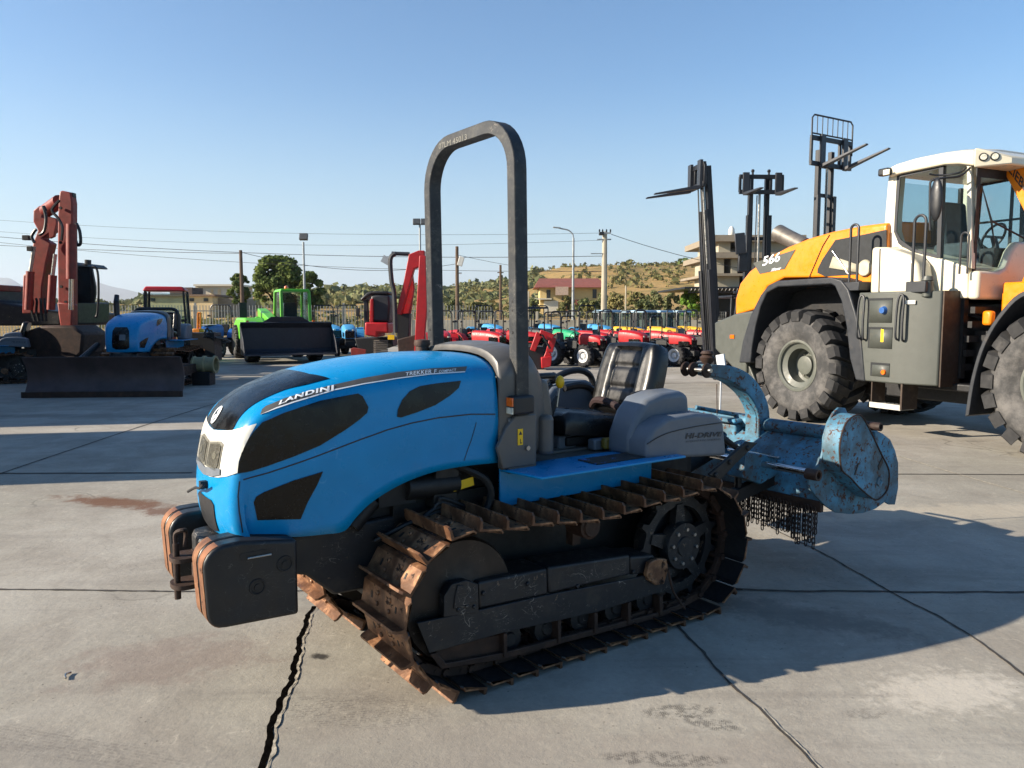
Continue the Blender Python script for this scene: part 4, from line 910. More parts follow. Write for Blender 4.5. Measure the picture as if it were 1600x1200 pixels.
letters('number_lettering', '566', on_badge, K['letter'], bd, off=.015)
def on_badge2(a, b_): p = lloc(1204+16*a+b_, 424.5-3.5*a-4.5*b_, y=-.941); return p
letters('small_lettering', 'XPower', on_badge2, K['letter'], bd, off=.03, shear=.3)
def c8(pts): return [(1260+x/8, 340+y/8) for x, y in pts]
gw = prism_part('side_opening', lp(c8([(360, 280), (700, 215), (1000, 150), (1000, 640), (800, 700), (230, 735), (135, 690), (140, 640), (200, 520)]), -.936), -.931, -.936, G['interior'], 0, parent=bon)
fc = lloc(*c8([(730, 660)])[0], y=-.945); fan = mb()
for k in range(9):
    a = 2*math.pi*k/9+.1; r0, r1 = .1, .62; w_ = .085
    pts = []
    for r, w2, yy in ((r0, .05, 0), (r1, w_, 0)):
        for q in (-1, 1): pts.append((fc.x+r*math.cos(a)-q*w2*math.sin(a), fc.y-.012*q, fc.z+r*math.sin(a)+q*w2*math.cos(a)))
    zmin = 2.14
    if min(p[2] for p in pts) > 2.14 and max(p[2] for p in pts) < 2.72 and max(p[0] for p in pts) < 1.15: fan.add(pts, [(0, 1, 3, 2)])
fan.lathe([(0, -.02), (.10, -.02), (.12, 0)], (fc.x, fc.y, fc.z+.03), seg=20); fan.build('cooling_fan', mat('grey_fan', '#a9a48f', .6), bon, solid=.003)
a, b_ = lloc(*c8([(330, 420)])[0], y=-.945), lloc(*c8([(530, 710)])[0], y=-.945); mb().cyl(a, b_, .017).build('gas_strut', K['steel'], bon)
b = mb(); b.tube([lloc(1296, 367, y=-.937), lloc(1285, 385, y=-.937), lloc(1264, 434, y=-.937)], .007, 5); b.build('bonnet_seam', G['brown'], bon)
# exhaust / air intake
b = mb(); p0 = lloc(1258, 385, y=0); p1 = lloc(1216, 364, y=0)
b.tube([p0, p0.lerp(p1, .6), p1, p1+(p1-p0).normalized()*.04], [.14, .14, .15, .10], 20, sq=None); b.build('exhaust_stack', mat('brushed_exhaust', '#6f6a63', .45, .6, var=.2), loader)
# counterweight
cw_px = [(1116, 504), (1149, 490), (1184, 484), (1172, 520), (1166, 560), (1166, 583), (1145, 580), (1120, 560), (1117, 540)]
prism_part('counterweight', lp([(1116, 504), (1149, 490), (1184, 484), (1172, 520), (1166, 560), (1166, 583), (1145, 575), (1117, 545)], -1.2), -1.2, 1.2, G['lgrey'], .03)
b = mb(); b.box(lloc(1144, 526, y=-1.207), (.10, .012, .06)); b.build('side_marker', K['orange_lens'], loader)
q = lp([(1166, 560), (1182, 600), (1145, 575)], -1.15); prism_part('rear_tow_plate', q, -1.15, 1.15, G['lgrey'], .02)
# chassis
b = mb(); b.b2((-1.2, -.55, .45), (2.4, .55, 1.3)); b.b2((-1.4, -.75, 1.3), (1.2, .75, 2.0)); b.b2((2.4, -.4, .5), (3.8, .4, 1.2)); b.b2((2.3, -.15, .6), (2.6, .15, 1.5)); b.cyl((0, -.9, .84), (0, .9, .84), .2); b.cyl((3.70, -.9, .84), (3.70, .9, .84), .2); b.b2((1.6, -.9, .64), (2.5, .9, .74))
b.b2((1.3, -.8, 1.1), (2.2, .8, 1.75)); b.build('chassis', K['greasy'], loader, bevel=.02)
b = mb()
for k in range(5): b.b2((2.25+.03*k, -.8, .9+.18*k), (2.31+.03*k, -.1, .98+.18*k))
b.b2((2.2, -.82, .8), (2.3, -.74, 1.8)); b.b2((2.3, -.6, 1.0), (2.5, -.3, 1.4))
for k in range(4): b.tube(smooth_pts([(2.2, -.6+.1*k, 1.6), (2.5, -.5+.1*k, 1.5-.1*k), (2.7, -.3+.05*k, 1.3)], 4), .02, 6)
b.build('hydraulic_lines', K['greasy'], loader)
# fenders
c45 = lambda pts: [(1080+x/2.2231, 200+y/2.2222) for x, y in pts]
fo_px = c45([(165, 815), (178, 740), (205, 650), (240, 580), (268, 545), (300, 530), (420, 522), (485, 518), (520, 528), (545, 560), (570, 640), (590, 740), (603, 880), (570, 875), (550, 800), (538, 690), (520, 600), (498, 550), (485, 542), (300, 552), (262, 572), (240, 620), (222, 690), (210, 760), (205, 815)])
for s in (-1, 1):
    fo = lp(fo_px, -1.33)
    prism_part('rear_fender', fo, s*1.33, s*.70, G['dgrey'], .02)
    arch = lp(c45([(215, 800), (240, 590), (300, 545), (485, 535), (535, 640), (560, 830)]), -.72)
    prism_part('wheel_arch', [(-1.1, .9), (-.75, 2.0), (.5, 2.05), (1.1, 1.0), (1.1, .9)], s*.74, s*.70, G['interior'], 0)
    ff = smooth_pts([(2.74, .40, 0), (2.79, .85, 0), (2.90, 1.28, 0), (3.10, 1.64, 0), (3.36, 1.87, 0), (3.9, 1.95, 0), (4.3, 1.8, 0)], 5)
    ring = [(q.x, q.y) for q in ff]; rin = [(3.70+(x-3.70)*.95, .84+(z-.84)*.95) for x, z in ring]
    prism_part('front_fender', ring+rin[::-1], s*1.34, s*.64, G['dgrey'], .008)
# steps module
pl = [(1.13, -.8), (1.13, -1.31), (1.86, -1.34), (2.24, -1.16), (2.24, -.8)]
for s in (-1, 1):
    b = mb(); b.prism([(x, -s*y) for x, y in pl], 'z', .71, 1.90); sm = b.build('step_cabinet', G['lgrey'], loader, bevel=.02, seg=3)
    if s < 0:
        b = mb(); b.b2((2.242, -1.14, .70), (2.26, -.78, 1.90)); b.build('cabinet_end', G['brown'], sm)
        for u0, u1, z0, z1, e in ((1.30, 1.68, 1.50, 1.82, .01), (1.32, 1.70, 1.16, 1.44, 0), (1.38, 1.68, .79, .97, 0)):
            b = mb(); yy = lambda x: -1.31-(x-1.13)/.73*.03-.003
            b.add([(u0, yy(u0), z0), (u1, yy(u1), z0), (u1, yy(u1), z1), (u0, yy(u0), z1)], [(0, 1, 2, 3)])
            po = b.build('step_pocket', G['lgrey'], sm, solid=-.006)
            b = mb(); b.add([(u0, yy(u0)-.007, z0), (u0+.09, yy(u0)-.007, z0+.02), (u0+.09, yy(u0)-.007, z1-.03), (u0, yy(u0)-.007, z1)], [(0, 1, 2, 3)]); b.add([(u0, yy(u0)-.0072, z1-.03), (u1, yy(u1)-.0072, z1-.03), (u1, yy(u1)-.0072, z1), (u0, yy(u0)-.0072, z1)], [(0, 1, 2, 3)]); b.build('pocket_shade', G['interior'], po)  # dark strips painted as the shade inside the pocket, flush with its face
        b = mb(); b.box((1.56, -1.335, 1.33), (.07, .004, .17)); b.build('warning_sticker', K['sticker'], sm)
        b = mb(); b.lathe([(0, -.03), (.03, -.028), (.035, 0)], (1.60, -1.335, .85), seg=20); b.build('orange_lamp', K['orange_lens'], sm)
        b = mb(); b.lathe([(0, -.05), (.04, -.05), (.055, 0)], (1.56, -1.335, 1.66), seg=16); b.build('blue_cap', mat('blue_cap', '#2c5a9a', .4), sm)
        b = mb(); b.box((1.93, -1.325, 1.76), (.12, .004, .05), rz=.4); b.build('info_sticker', K['white'], sm)
        for x in (1.20, 1.80):
            b = mb(); b.tube(smooth_pts([(x, -1.33, 1.28), (x-.01, -1.39, 1.32), (x-.01, -1.39, 1.6), (x+.01, -1.39, 1.80), (x+.04, -1.38, 1.86), (x+.08, -1.38, 1.80), (x+.08, -1.39, 1.5), (x+.08, -1.38, 1.3), (x+.06, -1.33, 1.27)], 4), .014); b.build('grab_handle', G['dgrey'], sm)
        b = mb(); b.b2((1.38, -1.30, .40), (1.395, -1.05, .72)); b.build('step_hanger', G['brown'], sm); b = mb(); b.b2((1.86, -1.34, .38), (1.885, -1.05, .72)); b.build('step_hanger', G['brown'], sm)
        b = mb(); b.b2((1.39, -1.33, .37), (1.865, -1.08, .395)); b.b2((1.39, -1.335, .37), (1.865, -1.325, .44))
        for k in range(7): b.prism([(1.42+.062*k, .395), (1.45+.062*k, .43), (1.48+.062*k, .395)], 'y', -1.31, -1.10)
        b.build('step_tread', mat('galvanised_step', '#b9b7b0', .5, .3), sm)
        b = mb(); b.lathe([(0, .16), (.06, .15), (.075, .10), (.06, .09), (.06, -.1), (0, -.12)], (2.08, -1.22, 1.93), 'z', 20); b.build('filler_cap', G['lgrey'], sm)
# handrails (U shaped)
def urail(x0, x1, y, z0, z1, r=.018):
    w_ = (x1-x0)/2; cx = (x0+x1)/2
    return mb().tube([(x0, y, z0)]+[(cx-w_*math.cos(R(a)), y, z1-w_+w_*math.sin(R(a))) for a in range(0, 181, 20)]+[(x1, y, z0)], r).build('hand_rail', G['dgrey'], loader)
urail(.92, 1.05, -1.27, 2.0, 2.83); urail(1.90, 2.06, -1.27, 1.95, 2.84); urail(2.34, 2.44, -1.0, 2.1, 2.6, .013)
b = mb(); b.b2((.84, -1.31, 1.93), (1.12, -.95, 2.05)); b.b2((1.84, -1.31, 1.88), (2.12, -1.15, 2.02)); b.build('rail_foot', G['dgrey'], loader, bevel=.01)
# cab
cab = prism_part('cab', lp([(1378, 386), (1402, 383), (1426, 393), (1466, 402), (1512, 417), (1512, 466), (1472, 466), (1430, 452), (1378, 452)], -.85), -.85, .85, G['cream'], .02)
fz = [(-.85, 2.14), (-.45, 2.14), (-.32, 2.19), (-.22, 2.40), (-.10, 2.52), (.85, 2.55), (.85, 1.79), (-.85, 1.79)]
b = mb(); b.prism(fz, 'x', 2.345, 2.47, [(y*.96, z) for y, z in fz]); b.build('front_panel', G['cream'], cab, bevel=.04, seg=4)
prism_part('side_box', lp([(1358, 460), (1361, 386), (1384, 386), (1420, 398), (1432, 412), (1440, 458)], -1.15), -1.15, -.86, G['cream'], .05, 4, parent=cab)
prism_part('side_box_seam', lp([(1372, 459), (1374, 389), (1376, 389), (1374, 459)], -1.153), -1.149, -1.153, G['dgrey'], 0, parent=cab)
for s in (-1, 1):
    prism_part('rear_pillar', lp([(1388, 275), (1404, 271), (1399, 330), (1398, 360), (1404, 380), (1415, 393), (1378, 400), (1383, 335)], -.85), s*.85, s*.70, G['cream'], .015, parent=cab)
    prism_part('window_frame', lp([(1402, 272), (1475, 256), (1475, 262), (1407, 277), (1402, 340), (1401, 362), (1408, 375), (1426, 388), (1466, 399), (1466, 404), (1424, 393), (1404, 381), (1397, 362), (1398, 340)], -.85), s*.855, s*.845, G['dgrey'], 0, parent=cab)
    prism_part('door_pillar', lp([(1468, 258), (1475, 256), (1470, 404), (1464, 402)], -.85), s*.86, s*.80, G['dgrey'], 0, parent=cab)
    prism_part('corner_pillar', lp([(1511, 258), (1518, 258), (1519, 420), (1512, 418)], -.85), s*.86, s*.79, G['cream'], .01, parent=cab)
    prism_part('side_glass', lp([(1404, 275), (1469, 260), (1465, 400), (1426, 389), (1404, 378), (1400, 350)], -.84), s*.842, s*.848, K['cab_glass'], 0, parent=cab)
    prism_part('corner_glass', lp([(1475, 260), (1512, 258), (1513, 417), (1470, 403)], -.84), s*.842, s*.848, K['cab_glass'], 0, parent=cab)
b = mb(); b.b2((2.372, -.80, 2.10), (2.38, .80, 3.42)); b.build('windscreen', K['cab_glass'], cab)
b = mb(); b.b2((2.375, -.84, 3.28), (2.39, .84, 3.42)); b.b2((2.372, -.82, 2.1), (2.386, -.76, 3.4)); b.build('windscreen_frame', G['interior'], cab)
b = mb(); b.b2((1.2, -.80, 2.3), (1.23, .80, 2.6)); b.b2((1.2, -.04, 2.3), (1.24, .04, 3.4)); b.b2((1.2, .5, 2.3), (1.24, .56, 3.4)); b.b2((1.25, .815, 2.9), (2.3, .835, 2.93)); b.b2((1.75, .815, 2.2), (1.79, .835, 3.4)); b.build('rear_frame', G['interior'], cab)
b = mb(); b.b2((1.195, -.8, 2.4), (1.2, .8, 3.4)); b.build('rear_glass', K['cab_glass'], cab)
rp = lp([(1388, 277), (1388, 263), (1400, 257), (1430, 248), (1470, 240), (1500, 236), (1522, 235), (1522, 259), (1497, 256), (1475, 257), (1402, 272)], -.92)
b = mb(); r1 = [(x, z) for x, z in rp]; rs = []
for y, dz in ((.92, 0), (.80, .03), (.4, .06), (-.4, .06), (-.80, .03), (-.92, 0)): rs.append([(x, y, z+(dz if z > 3.5 else 0)) for x, z in r1])
b.loft(rs); rf = b.build('cab_roof', G['cream'], cab, bevel=.03, seg=4, smooth=50)
xf = max(x for x, z in rp)-.01; b = mb(); b.add([(xf, -.92, 3.38), (xf+.26, -.60, 3.40), (xf+.26, .60, 3.40), (xf, .92, 3.38), (xf, -.92, 3.62), (xf+.26, -.60, 3.50), (xf+.26, .60, 3.50), (xf, .92, 3.62)], [(3, 2, 1, 0), (4, 5, 6, 7), (0, 1, 5, 4), (1, 2, 6, 5), (2, 3, 7, 6), (3, 0, 4, 7)]); vs_ = b.build('roof_visor', G['cream'], cab, bevel=.02, seg=3)
nd = V((.32, -.26, 0)).normalized()
for t in (.25, .55):
    p = V((xf+.26*t, -.92+.32*t, 3.50)); b = mb(); b.cyl(p-nd*.02, p+nd*.012, .05, seg=24); w1 = b.build('work_lamp', K['black'], vs_); b = mb(); b.cyl(p+nd*.012, p+nd*.02, .036, seg=24); b.build('lens', K['lamp'], vs_)
b = mb(); b.box(lloc(1383, 269, y=-.95), (.16, .10, .10)); wl = b.build('rear_work_lamp', K['black'], cab, bevel=.02); b = mb(); b.box(lloc(1385, 269, y=-1.005), (.10, .01, .07)); b.build('lens', K['lamp'], cab, bevel=.004)
# mirror, wiper, interior
b = mb(); b.tube(smooth_pts([lloc(1516, 262, y=-.9), lloc(1500, 275, y=-1.05), lloc(1475, 278, y=-1.2), lloc(1456, 282, y=-1.28), lloc(1453, 300, y=-1.3), lloc(1453, 360, y=-1.3)], 5), .014)
b.tube(smooth_pts([lloc(1510, 262, y=-.9), lloc(1498, 270, y=-1.05), lloc(1470, 274, y=-1.15), lloc(1452, 272, y=-1.25)], 5), .012); b.build('mirror_arm', K['black'], cab)
b = mb(); c = lloc(1463, 312, y=-1.28); b.ball(c, .1, 20, (.85, .45, 2.6)); b.build('mirror', K['black'], cab)
b = mb(); a_, b2_, c2_ = lloc(1554, 385, x=2.44), lloc(1549, 345, x=2.44), lloc(1534, 290, x=2.44); b.tube([a_, b2_, c2_], [.006, .014, .006], 6); b.tube([b2_, lloc(1600, 372, x=2.46)], .012, 6); b.build('wiper', K['black'], cab)
b = mb(); b.tube([(2.05+.19*math.cos(t)*.5, .05+.19*math.sin(t), 2.62+.19*math.cos(t)*.86) for t in [2*math.pi*k/24 for k in range(24)]], .016, 8, closed=True); b.tube([(2.05, .05, 2.62), (2.2, .05, 2.1)], .04); b.box((2.05, .05, 2.62), (.03, .36, .03)); b.build('steering_wheel', K['black'], cab)
b = mb(); b.box((1.62, .1, 2.35), (.5, .5, .18)); b.box((1.42, .1, 2.75), (.16, .5, .8), ry=-.12); b.box((1.75, -.32, 2.45), (.5, .14, .2)); b.build('driver_seat', G['seatgrey'], cab, bevel=.05, seg=3)
b = mb(); b.b2((1.25, -.78, 1.95), (2.3, .78, 2.1)); b.b2((2.1, -.3, 2.1), (2.3, .5, 2.45)); b.build('cab_floor', G['interior'], cab)
# front frame and the arm's mirror image
b = mb(); b.b2((2.55, -.5, 1.5), (3.1, .5, 2.0)); b.prism(lp([(1585, 462), (1600, 428), (1640, 380), (1700, 400), (1700, 480), (1600, 462)], -.45), 'y', -.45, .45); b.box(lloc(1545, 497, y=-.7), (.12, .1, .18)); b.build('front_frame', G['yel'], loader, bevel=.03)
b = mb(); ap = [lloc(u, v, y=-.28) for u, v in ((1552, 243), (1600, 262), (1660, 330), (1660, 440), (1600, 330), (1580, 290))]; b.prism([(p.x, p.z) for p in ap], 'y', -.28, -.16); la = b.build('lift_arm', G['yel'], loader, bevel=.01)  # solid beam standing for the lift arm's reflection in the windscreen
def on_arm(a, b_): p = lloc(1576+50*a+4*b_, 268+66*a-14*b_, y=-.284); return p
letters('maker_lettering', 'LIEBHERR', on_arm, K['dark_letter'], la, off=.02)
# ================================================================ machines parked behind
def wpos(px, D): return V(((px-800)/F*(D*math.cos(TH)+H*math.sin(TH)), D, 0))
Q = dict(red=mat('red_paint', '#a30f16', .45, var=.12, dirt=.2), dred=mat('faded_red_excavator_paint', '#7c251a', .5, var=.2, dirt=.35, dc='#5b3a30', chips=.1),
    green=mat('lime_green_paint', '#58ab1c', .45, var=.06, coat=.2), teal=mat('green_bonnet_paint', '#178a5c', .4), yell=mat('yellow_bonnet_paint', '#c99a14', .5), blue2=mat('blue_bonnet_paint', '#14569c', .5), lblue=mat('pale_blue_bonnet_paint', '#3a86b5', .5),
    orange=mat('orange_machine_paint', '#c9781c', .45, dirt=.2), bucket=mat('dark_bucket_steel', '#23272f', .5, var=.15, dirt=.2), blade=mat('worn_blade_steel', '#4a3d3c', .5, .2, var=.25, vs=3, dirt=.4, dc='#4d3d38', ds=4),
    wheelw=mat('white_rim', '#c9c9c9', .4), mast=mat('black_mast_steel', '#15171d', .45, var=.2, dirt=.15), fk=mat('fork_steel', '#33353a', .4, .3))
def hoodbox(b, x0, x1, w0, w1, z0, z1a, z1b, n=6):
    rings = []
    for k in range(n+1):
        t = k/n; x = x0+(x1-x0)*t; w_ = w0+(w1-w0)*t; zt_ = z1a+(z1b-z1a)*t**2.2; 
        if k == n: w_ *= .86; zt_ -= .05
        rings.append([(x, s*w_*a, z0+(zt_-z0)*c) for s, a, c in ((1, .92, 0), (1, 1, .5), (1, .94, .82), (1, .7, .97), (1, .25, 1), (-1, .25, 1), (-1, .7, .97), (-1, .94, .82), (-1, 1, .5), (-1, .92, 0))])
    b.loft(rings)
def arch(b, x, w_, z0, z1, r=.028, rad=.15, tilt=0):
    pts = [(x, w_, z0), (x+tilt*.5, w_, z1-rad)]+[(x+tilt, w_-rad+rad*math.cos(R(a)), z1-rad+rad*math.sin(R(a))) for a in (30, 60, 90)]+[(x+tilt, -w_+rad-rad*math.sin(R(a)), z1-rad+rad*math.cos(R(a))) for a in (0, 30, 60)]+[(x+tilt*.5, -w_, z1-rad), (x, -w_, z0)]
    b.tube(pts, r, 6)
def wheelp(root, c, Rr, W, s, rimr, mr=None, n=16):
    t = big_wheel(root, c, Rr, W, s, rimr, nl=n, mt=K['rubber'], ml=K['rubber'], mr=mr or G['rim'], lugh=.035, dish=.04, nuts=0, simple=True); return t
def compact(name, col, label, cat, loc, ang, s=1, rr=.55, fr=.36, hz=1.12, rops=2.0, ropsx=-.45, cab=False, roof=None, grille=True, hl=1.5, mr=None, group=None, loader_arm=False, canopy=False, h0=-.02, hb=.72):
    r = empty(name, loc, ang, label, cat, group, s)
    for q in (1, -1):
        wheelp(r, (-.65, q*.52, rr), rr, .30, q, rr*.55, mr); wheelp(r, (.85, q*.50, fr), fr, .22, q, fr*.55, mr)
    b = mb(); hoodbox(b, h0, -.02+hl, .30, .25, hb, hz+.04, hz-.10); ho_ = b.build('hood', col, r, bevel=.015, smooth=45)
    b = mb(); x = hl-.02; b.b2((x-.03, -.19, .74), (x+.004, .19, hz-.22)); 
    for q in (1, -1): b.b2((x-.55, q*.262, .80), (x-.1, q*.278, .98))
    b.build('grille', K['gloss_black'], r, bevel=.01)
    for q in (1, -1): b = mb(); b.box((x-.005, q*.13, hz-.19), (.04, .09, .06)); b.build('headlight', K['lamp'], r, bevel=.01)
    b = mb(); b.b2((-.9, -.18, .35), (1.3, .18, .75)); b.b2((.75, -.42, fr-.06), (.95, .42, fr+.06)); b.b2((-.8, -.4, rr-.1), (-.5, .4, rr+.1)); b.b2((1.2, -.2, .42), (hl+.1, .2, .62)); b.b2((-.6, -.42, .55), (.1, .42, .62)); b.cyl((.3, -.3, .6), (.7, -.3, .6), .1)
    b.build('chassis', K['greasy'], r, bevel=.01)
    for q in (1, -1):
        b = mb(); pts = [(-.65+(rr+.06)*math.cos(R(a)), rr+(rr+.06)*math.sin(R(a))) for a in range(20, 161, 20)]; pin = [(-.65+(rr+.03)*math.cos(R(a)), rr+(rr+.03)*math.sin(R(a))) for a in range(160, 19, -20)]
        b.prism(pts+pin, 'y', min(q*.36, q*.66), max(q*.36, q*.66)); b.build('mudguard', K['black'] if cab else col, r)
    b = mb(); b.box((-.55, 0, .88), (.42, .42, .10)); b.box((-.76, 0, 1.10), (.08, .40, .38), ry=-.15); b.build('seat', K['vinyl'], r, bevel=.03)
    b = mb(); b.tube([(-.12+.08*math.cos(t), .17*math.sin(t), 1.16+.15*math.cos(t)) for t in [2*math.pi*k/16 for k in range(16)]], .014, 6, closed=True); b.tube([(-.12, 0, 1.16), (.05, 0, .9)], .025, 6); b.build('steering_wheel', K['black'], r)
    if cab:
        z0, z1 = .85, 2.25; b = mb(); C4 = [(-.95, .62), (-.95, -.62), (.12, -.60), (.12, .60)]
        for x_, y_ in C4+[(-.5, .66), (-.5, -.66)]: b.tube([(x_, y_, z0-.2), (x_*.95-.01, y_*.9, z1)], .03, 4, sq=1)
        b.b2((-.95, -.62, z0-.3), (-.1, .62, z0-.1)); cb = b.build('cab', K['black'], r)
        b = mb()
        for y_ in (.60, -.60): b.b2((-.93, y_-.005, z0), (.10, y_+.005, z1-.05))
        b.b2((.115, -.58, z0+.2), (.12, .58, z1-.05)); b.b2((-.945, -.58, z0+.1), (-.94, .58, z1-.05)); b.build('glazing', K['cab_glass'], cb)
        b = mb(); b.box((-.42, 0, z1+.07), (1.30, 1.22, .14), tap=.86); b.build('cab_roof', roof or G['dgrey'], cb, bevel=.04)
    elif rops:
        b = mb(); arch(b, ropsx, .42, .8, rops); b.build('roll_bar', K['black'], r)
        if canopy: b = mb(); b.box((-.3, 0, rops+.12), (1.3, 1.1, .08), tap=.9); b.tube([(-.8, .4, .8), (-.8, .4, rops+.1)], .02); b.tube([(.3, .4, .8), (.2, .4, rops+.1)], .02); b.build('canopy', K['black'], r, bevel=.02)
    for q in (1, -1):
        b = mb(); hz_ = rops-.45 if not cab else 1.35; xx = ropsx if not cab else .15; b.box((xx+.05, q*.50, hz_), (.05, .10, .08)); b.tube([(xx, q*.42, hz_), (xx+.03, q*.5, hz_)], .012, 5); b.build('side_lamp', K['black'], r, bevel=.01)
    return r
def recopy(src, loc, ang, label, s=None, group=None):
    c = copy_tree(src); c.location = loc; c.rotation_euler = (0, 0, ang); c['label'] = label
    if s: c.scale = (s, s, s)
    if group: c['group'] = group
    return c
def hd(fx, fy): return math.atan2(fy, fx)
# ---- orchard tractors facing right, second row behind the seat
GR = 'red orchard tractors parked side by side behind the seat'
o1 = compact('orchard_tractor', Q['red'], 'red orchard tractor with white wheel rims, next to the red digger arm', 'tractor', wpos(898, 24.2), hd(.72, -.69), .80, rr=.50, fr=.44, hz=1.25, rops=1.95, ropsx=-.35, mr=Q['wheelw'], group=GR, hl=1.42, h0=.42, hb=.86)
for q in (1, -1):
    b = mb(); b.tube(smooth_pts([(-.3, q*.25, 1.0), (.0, q*.28, 1.05), (.3, q*.26, .95), (.5, q*.28, .8)], 3), .03, 6); b.box((.1, q*.22, .85), (.5, .2, .3)); b.box((.25, q*.1, 1.08), (.2, .15, .12)); b.build('engine_side', K['greasy'], o1, bevel=.02)
for ch in kids(o1):
    if ch.name.startswith('mudguard'): ch.data.materials[0] = K['black']
recopy(o1, wpos(958, 24.4), hd(.72, -.69), 'red orchard tractor directly behind the black seat back, with the tallest roll bar', .88)
recopy(o1, wpos(1036, 24.6), hd(.72, -.69), 'red orchard tractor between the seat back and the leaning forklift mast', .80)
recopy(o1, wpos(1092, 25.0), hd(.72, -.69), 'red orchard tractor half hidden by the leaning forklift mast', .90)
# ---- red compacts seen through the roll bar
GC = 'small red compact tractors seen through the roll bar'
c1_ = compact('compact_tractor', Q['red'], 'small red compact tractor just right of the far roll bar post', 'tractor', wpos(692, 27), hd(.15, -.98), .85, hz=1.2, rops=2.05, group=GC)
recopy(c1_, wpos(722, 29), hd(-.5, .86), 'small red tractor shown from behind, second from the far roll bar post')
recopy(c1_, wpos(745, 27.5), hd(.75, -.66), 'small red tractor with black grille facing right, in the middle of the roll bar opening')
recopy(c1_, wpos(768, 31), hd(.5, -.86), 'small red tractor behind the others, right of the roll bar opening centre')
recopy(c1_, wpos(795, 28), hd(.9, -.4), 'small red tractor partly hidden by the near roll bar post')
for px, D_, fx, lb in ((908, 27.5, .7, 'small red tractor behind the first red orchard tractor with white rims'), (938, 29, .5, 'small red tractor peeping out left of the tallest roll bar in the red row'), (990, 28.5, .75, 'small red tractor between the yellow bonnets, behind the black seat'), (1012, 27.5, .6, 'small red tractor just right of the black seat top'), (1078, 29, .7, 'small red tractor behind the leaning forklift mast'), (818, 30, .4, 'small red tractor hidden mostly by the near roll bar post, right side'), (880, 31, .3, 'small red tractor above the red digger arm')):
    recopy(c1_, wpos(px, D_), hd(fx, -.7), lb)
# ---- others
k1 = compact('compact_tractor', Q['teal'], 'small green compact tractor behind the red digger arm', 'tractor', wpos(872, 28), hd(.5, -.86), .85, hz=1.25, rops=2.0)
k2 = compact('compact_tractor', Q['lblue'], 'small pale blue compact tractor beside the red mini excavator', 'tractor', wpos(545, 31), hd(.25, -.97), .95, hz=1.25, rops=2.1)
GB = 'small blue compact tractors'
recopy(k2, wpos(512, 32), hd(.5, -.86), 'small blue compact tractor behind the black bucket end of the green loader')
recopy(k2, wpos(762, 33), hd(.4, -.9), 'pale blue compact tractor behind the small red tractors')
recopy(k2, wpos(850, 33), hd(.4, -.9), 'pale blue compact tractor behind the canopy tractor')
recopy(k2, wpos(925, 32), hd(.4, -.9), 'pale blue compact tractor above the first red orchard tractor')
kb = compact('compact_tractor', Q['blue2'], 'blue and white compact tractor between the orange trencher and the green loader', 'tractor', wpos(340, 30), hd(-.05, -1), .95, hz=1.25, rops=2.1)
b = mb(); b.box((.8, 0, 1.29), (.9, .34, .02)); b.build('white_bonnet_top', K['white'], kb, bevel=.008)
ky = compact('compact_tractor', Q['yell'], 'yellow bonneted compact tractor behind the tallest roll bar of the red row', 'tractor', wpos(962, 30), hd(.8, -.6), .9, hz=1.25, rops=2.0)
recopy(ky, wpos(1015, 30), hd(.8, -.6), 'yellow bonneted compact tractor between the red orchard tractors')
recopy(ky, wpos(1062, 31), hd(.8, -.6), 'yellow bonneted compact tractor nearest the leaning forklift mast')
kc = compact('canopy_tractor', K['black'], 'dark tractor under a flat black canopy beside the near roll bar post', 'tractor', wpos(833, 29), hd(.6, -.8), .9, hz=1.2, rops=1.95, canopy=True)
kd = compact('cab_tractor', Q['blue2'], 'blue cab tractor, leftmost of the row under the power pole', 'tractor', wpos(955, 34), hd(.55, -.83), .76, hz=1.35, cab=True, roof=mat('pale_blue_roof', '#8fa9b8', .5), group='blue cab tractors in a row by the wall')
for px, lb in ((985, 'blue cab tractor, second from the left in the row by the wall'), (1012, 'blue cab tractor, middle of the row by the wall'), (1038, 'blue cab tractor, second from the right in the row by the wall'), (1066, 'blue cab tractor, rightmost of the row, next to the leaning mast')):
    recopy(kd, wpos(px, 34+.09*(px-955)*(1 if px % 2 else .3)), hd(.55, -.83), lb)
kr = compact('cab_tractor', Q['red'], 'red roofed cab tractor behind the blue tractor with the wide blade', 'tractor', wpos(262, 25), hd(.3, -.95), 1.05, hz=1.35, cab=True, roof=Q['red'])
# ---- red digger arm attachment
P3 = lambda u, v, D: at(u, v, D)
def beam(b, pts, w, d):     # plates between sight-line points: w widths in pixels, d depth in metres
    n = len(pts); 
    for i in range(n-1):
        p, q = V(pts[i]), V(pts[i+1]); t = (q-p).normalized(); nn = V((t.z, 0, -t.x)).normalized(); o = V((0, 1, 0))*d/2; w0, w1 = w[i]/2, w[i+1]/2
        b.loft([[p+nn*w0-o, p-nn*w0-o, p-nn*w0+o, p+nn*w0+o], [q+nn*w1-o, q-nn*w1-o, q-nn*w1+o, q+nn*w1+o]])
da = empty('digger_attachment', wpos(850, 22.5), 0, 'bright red folded digger arm attachment standing behind the near roll bar post', 'digger arm')
def rel(o): a = MB(); a.T = MX.Translation(-V(o.location)); return a
b = rel(da); D = 22.5; beam(b, [P3(832, 548, D), P3(843, 520, D), P3(864, 528, D)], [.16, .2, .22], .2); b.build('boom', Q['red'], da, bevel=.02)
b = rel(da); beam(b, [P3(864, 527, D), P3(858, 550, D), P3(851, 562, D)], [.2, .2, .12], .16); b.build('stick', Q['red'], da, bevel=.02)
b = rel(da); b.prism([(p.x, p.z) for p in (P3(845, 558, D), P3(862, 556, D), P3(860, 572, D), P3(846, 575, D))], 'y', D-.25, D+.25); b.build('bucket', Q['red'], da, bevel=.02)
